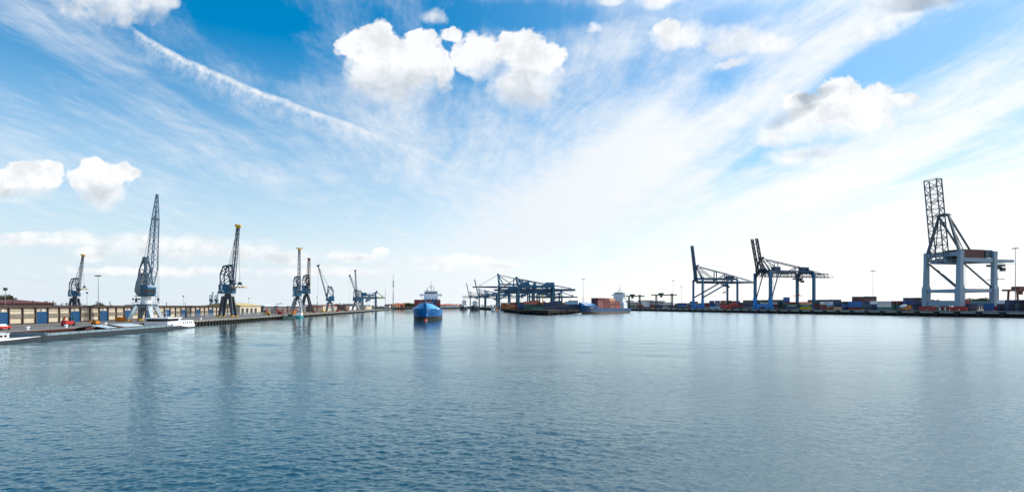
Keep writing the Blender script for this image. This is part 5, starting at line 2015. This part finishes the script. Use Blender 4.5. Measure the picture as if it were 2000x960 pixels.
lamp_mast('tall lamp mast above the far basin, before the solid boomed crane', 1314.5, 760, 547, GR, 'ring')
lamp_mast('thin lamp mast next to the tall one before the solid boomed crane', 1331, 900, 559, GR, 'ring')
lamp_mast('tall lamp mast between the arched crane and the big grey crane', 1705, 560, 528.5, GR, 'ring')
lamp_mast('dark lamp mast at the frame edge past the big grey crane', 1983, 455, 484, GR, 'ring', r=.35)

t = thing('radio_mast', 'tall slender radio mast with aerial rings above the far bank', 'radio mast', (px_x(768, 1350), 1350, GL))
m = MB()
lattice(m, (0, 0, 0), (0, 0, 38), (1, 0, 0), (0, 1, 0), 2.0, 2.0, 1.4, 1.4, 14, .34, .2)
m.build('tower', mid_grey, t)
m = MB()
m.tube((0, 0, 38), (0, 0, 82), .62, .3, 8)
m.build('aerial', mid_grey, t)
m = MB()
for z in (52, 56, 60, 64):
    m.bar((-4.2, 0, z), (4.2, 0, z), .3)
    m.tube((0, 0, z - 1.3), (0, 0, z + 1.3), 1.2, 1.2, 8)
m.build('aerial_ring', dark_grey, t)
t = thing('radio_mast', 'shorter thin mast between the yellow tipped crane and the radio mast', 'radio mast', (px_x(752.5, 1150), 1150, GL))
m = MB()
m.tube((0, 0, 0), (0, 0, 42), .5, .2, 8)
m.build('pole', mid_grey, t)
m = MB()
for z in (20, 27, 33):
    m.bar((-1.6, 0, z), (1.6, 0, z), .25)
m.build('crossarm', mid_grey, t)


# ------------------------------------------------------------------ things on the left quay
def at_left(px, off):
    s = (102.5 + off) / ((CX - px) / FPX - .125)
    return px_x(px, s), s


x, y = at_left(135, 9)
fk = thing('forklift', 'red forklift truck with a dark mast in front of a blue door', 'forklift', (x, y, GL), ROT_L + R(78))
m = MB()
m.loft([[(-1.7, w, z), (.9, w, z), (.9, -w, z), (-1.7, -w, z)] for z, w in ((.5, .85), (1.5, .85))])
m.loft([[(-2.1, .8, .6), (-1.65, .8, .6), (-1.65, -.8, .6), (-2.1, -.8, .6)], [(-1.9, .7, 1.75), (-1.2, .7, 1.75), (-1.2, -.7, 1.75), (-1.9, -.7, 1.75)]])
m.build('body', red, fk)
m = MB()
for a, b in ((-1.0, -.75), (-1.0, .75), (.7, -.75), (.7, .75)):
    m.bar((a, b, 1.45), (a * .9, b * .9, 2.75), .12)
m.box(-.15, 0, 2.78, 1.9, 1.5, .1)
m.build('overhead_guard', black, fk)
m = MB()
for s in (-.5, .5):
    m.bar((1.15, s, .2), (1.15, s, 3.6), .22, .16)
for z in (1.0, 2.2, 3.5):
    m.bar((1.15, -.5, z), (1.15, .5, z), .16)
m.box(1.35, 0, .9, .12, 1.5, .8)
m.build('lift_mast', blue_house, fk)
m = MB()
for s in (-.5, .5):
    m.box(2.1, s, .3, 1.5, .16, .08)
m.build('fork', black, fk)
for a, r_ in ((.75, .5), (-1.35, .42)):
    for s in (-.8, .8):
        MB().tube((a, s - .16, r_), (a, s + .16, r_), r_, n=14).build('wheel', rubber, fk)

x, y = at_left(3, 7)
cr = thing('parked_car', 'red and white car parked at the quay by the frame edge', 'car', (x, y, GL), ROT_L + R(90))
m = MB()
m.loft([[(a, w, z) for a, w in ((-2.1, .85), (2.1, .85), (2.1, -.85), (-2.1, -.85))] for z in (.35, .95)])
m.build('body', red, cr)
m = MB()
m.loft([[(-1.5, .8, .96), (1.0, .8, .96), (1.0, -.8, .96), (-1.5, -.8, .96)], [(-1.2, .65, 1.5), (.4, .65, 1.5), (.4, -.65, 1.5), (-1.2, -.65, 1.5)]])
m.build('cabin', white, cr)
for a in (-1.3, 1.3):
    for s in (-.8, .8):
        MB().tube((a, s - .1, .32), (a, s + .1, .32), .32, n=12).build('wheel', rubber, cr)


def loader(label, px, off, m1, sc=1.0, rot=0.0):
    x, y = at_left(px, off)
    t = thing('loading_machine', label, 'machine', (x, y, GL), ROT_L + rot, 'machines on the left quay')
    t.scale = (sc,) * 3
    m = MB()
    m.box(0, 0, .9, 2.2, 3.6, .7)
    m.box(0, -.8, 1.5, 1.8, 1.6, .9)
    m.build('body', m1, t)
    m = MB()
    m.box(0, .7, 1.25, 1.5, 1.3, 1.3, base=True)
    m.build('cab', dark_grey, t)
    m = MB()
    m.bar((.5, 1.4, 1.2), (.5, 3.0, 1.8), .25)
    m.bar((-.5, 1.4, 1.2), (-.5, 3.0, 1.8), .25)
    m.box(0, 3.2, 1.5, 2.2, .7, .8)
    m.build('bucket', m1, t)
    for a in (-1.2, 1.2):
        for s in (-1, 1):
            MB().tube((s * 1.0 - .2, a, .55), (s * 1.0 + .2, a, .55), .55, n=12).build('wheel', rubber, t)
    return t


loader('small yellow loader on the quay past the red forklift', 187, 8, orange, .62, R(60))
loader('yellow loader with raised bucket among the grey fences', 520, 10, yellow, 1.2, R(100))
x, y = at_left(235.5, 21)
t = thing('skip', 'orange steel skip standing by the warehouse wall', 'skip', (x, y, GL), ROT_L)
m = MB()
m.loft([[(a * w, b * l, z) for a, b in ((-1, -1), (1, -1), (1, 1), (-1, 1))] for z, w, l in ((.15, 1.0, 1.3), (1.75, 1.2, 1.9))])
m.build('body', orange, t)
m = MB()
for q in (-1, 0, 1):
    for s in (-1, 1):
        m.bar((s * 1.05, q * 1.2, .2), (s * 1.26, q * 1.5, 1.7), .12)
m.build('rib', orange, t)
x, y = at_left(54, 2.2)
for k, (px, lab) in enumerate(((54, 'white quay bollard near the fore cabin of the barge'), (129, 'white quay bollard beside the red forklift'), (206, 'white quay bollard by the barge hatch covers'), (392, 'white quay bollard past the barge stern'))):
    x, y = at_left(px, 1.4)
    t = thing('bollard', lab, 'bollard', (x, y, GL), 0, 'quay bollards')
    MB().tube((0, 0, 0), (0, 0, .6), .35, .3, 12).tube((0, 0, .6), (0, 0, .85), .5, .45, 12).build('post', white, t)

# grey fence panels and racks stacked along the quay
fence_m = paint('galvanised', lin(136, 144, 150), .5, var=.12)
FN = [(345, 18, 9), (366, 20, 12), (388, 19, 14), (402, 9, 12), (428, 20, 16), (462, 17, 20), (478, 9, 24), (494, 9, 22)]
FL = ['behind the barge stern', 'before a small blue door', 'opposite the third blue door from the tall crane', 'beside the water past the barge', 'under the emblem crane legs', 'past the emblem crane legs', 'in front of the gabled hall', 'at the far end of the fence row']
for k, (px, off, ln) in enumerate(FN):
    x, y = at_left(px, off)
    t = thing('fence_panel', 'grey steel fence %s' % FL[k], 'fence', (x, y, GL), ROT_L, 'grey fences on the quay')
    m = MB()
    for q in range(int(ln / 2) + 1):
        m.bar((0, q * 2, 0), (0, q * 2, 2.2), .1)
    for z in (.3, 1.2, 2.1):
        m.bar((0, 0, z), (0, int(ln / 2) * 2, z), .08)
    m.build('frame', fence_m, t)
    m = MB()
    for q in range(int(ln * 2.2)):
        m.bar((0, q / 2.2, .3), (0, q / 2.2, 2.1), .05)
    for q in range(6):
        m.bar((0, 0, .5 + q * .28), (0, int(ln / 2) * 2, .5 + q * .28), .03)
    m.build('mesh', fence_m, t)

# cargo piles by the far sheds
for k, (px, off, mt, w, h, lab) in enumerate(((548, 12, rust_red, 6, 3, 'rust red steel cradle in front of the grey transit shed'), (612, 10, rust_red, 5, 1.9, 'rust red steel cradle past the rusty crane'), (630, 9, yellow, 5, 1.6, 'yellow steel cradle before the leaning crane'),
                                          (660, 8, red, 7, 2.2, 'red steel cradle before the crossing cranes'), (676, 8, rust_red, 10, 2.0, 'longer rust red steel cradle beside the crossing cranes'), (735, 10, rust_red, 8, 2.4, 'rust red steel cradle past the yellow tipped crane'), (572, 10, orange, 5, 2.4, 'orange steel cradle behind the teal workboat'))):
    x, y = at_left(px, off)
    t = thing('steel_cradle', lab, 'cradle', (x, y, GL), ROT_L, 'steel cradles on the quay')
    m = MB()
    for q in range(4):
        yy_ = -w / 2 + q * w / 3
        m.bar((-1.2, yy_, .15), (1.2, yy_, .15), .3)
        for s in (-1.2, 1.2):
            m.bar((s, yy_, 0), (s, yy_, h), .25)
        m.bar((-1.2, yy_, h), (1.2, yy_, h), .25)
    for s in (-1.2, 1.2):
        for z in (.15, h * .5, h):
            m.bar((s, -w / 2, z), (s, w / 2, z), .25)
    m.build('frame', mt, t)
    m = MB()
    m.box(0, 0, .35, 1.9, w * .9, h * .55, base=True)
    m.build('load', mt, t)

# ------------------------------------------------------------------ terminal things
x, y = px_x(1768, 432), 432
t = thing('mixer_truck', 'orange machine truck with a pale tilted drum before the blue containers', 'truck', (x, y, GR), ROT_R + R(-8))
m = MB()
m.box(0, 0, 1.0, 8.4, 2.3, .5)
m.box(.6, 0, 1.3, 5.2, 2.3, .9, base=True)
m.build('chassis', orange, t)
m = MB()
m.box(2.8, 0, 2.2, 2.2, 2.3, 2.0, base=True)
m.build('cab', orange, t)
MB().box(3.92, 0, 3.4, .1, 1.9, .8).build('window', glass, t)
m = MB()
m.tube((-4.4, 0, 3.0), (-2.6, 0, 3.2), .8, 1.3, 14)
m.tube((-2.6, 0, 3.2), (.4, 0, 3.6), 1.3, 1.25, 14)
m.tube((.4, 0, 3.6), (1.5, 0, 3.8), 1.25, .5, 14)
m.build('drum', offwhite, t)
for a in (-3, -1.6, 2.6):
    for s in (-1, 1):
        MB().tube((a, s * 1.0 - .2, .6), (a, s * 1.0 + .2, .6), .6, n=12).build('wheel', rubber, t)

# storage tanks and pale halls beyond the moored ship
for k, (px, dep, w, h, mt, lab) in enumerate(((1238, 1000, 24, 9, concrete_pale, 'pale hall just past the stern of the moored ship'), (1262, 1010, 26, 12, white, 'white hall behind the first green yard gantry'), (1284, 1000, 22, 11, concrete_pale, 'pale grey hall between the green yard gantries'),
                                              (1303, 960, 16, 8, white, 'small white hall under the second green yard gantry'), (1225, 1040, 20, 12, offwhite, 'grey white hall partly behind the moored ship'))):
    t = thing('storage_hall', lab, 'hall', (px_x(px, dep), dep, GR), ROT_R * .5, 'pale halls past the moored ship')
    MB().box(0, 0, h / 2 - .05, w, 14, h).build('wall', mt, t)
    MB().prism([(-8, h), (0, h + 1.6), (8, h), (8, h + .3), (0, h + 2), (-8, h + .3)], -w / 2 - .4, w / 2 + .4, 'x').build('roof', roof_grey, t)
    for q in range(4):
        MB().box(-w * .36 + q * w * .24, -7.05, 2.4, w * .14, .12, 4.8).build('door', dark_grey, t)
for k in range(6):
    px = 1244 + k * 12.5
    stack(px, 925, 12.2, [['dark red', 'red'], ['grey', 'white'], ['brown red', 'dark red'], ['slate', 'dark blue'], ['white', 'grey'], ['brown red', 'slate']][k] if k != 2 else ['brown red', 'dark red'], ROT_R * .5, 'on the far basin quay', k, 'containers on the far basin quay')

# red straddle carrier working before the solid boomed crane
t = thing('reach_stacker', 'red reach stacker with a long red arm between container stacks', 'reach stacker', (px_x(1424, 605), 605, GR), 0.1)
m = MB()
m.box(0, 0, 1.2, 8, 3.2, 1.3)
m.box(-3, 0, 1.9, 2.6, 3.0, 1.2, base=True)
m.build('body', red, t)
MB().bar((-3, 0, 3.2), (5.5, 0, 6.6), .9, 1.1).build('arm', red, t)
MB().box(5.6, 0, 5.6, 1.2, 11, .8).build('spreader', red, t)
MB().box(-.2, 1.0, 1.9, 1.8, 1.5, 1.9, base=True).build('operator_cab', dark_grey, t)
for a in (-2.8, 2.8):
    for s in (-1.5, 1.5):
        MB().tube((a, s - .3, .85), (a, s + .3, .85), .85, n=12).build('wheel', rubber, t)
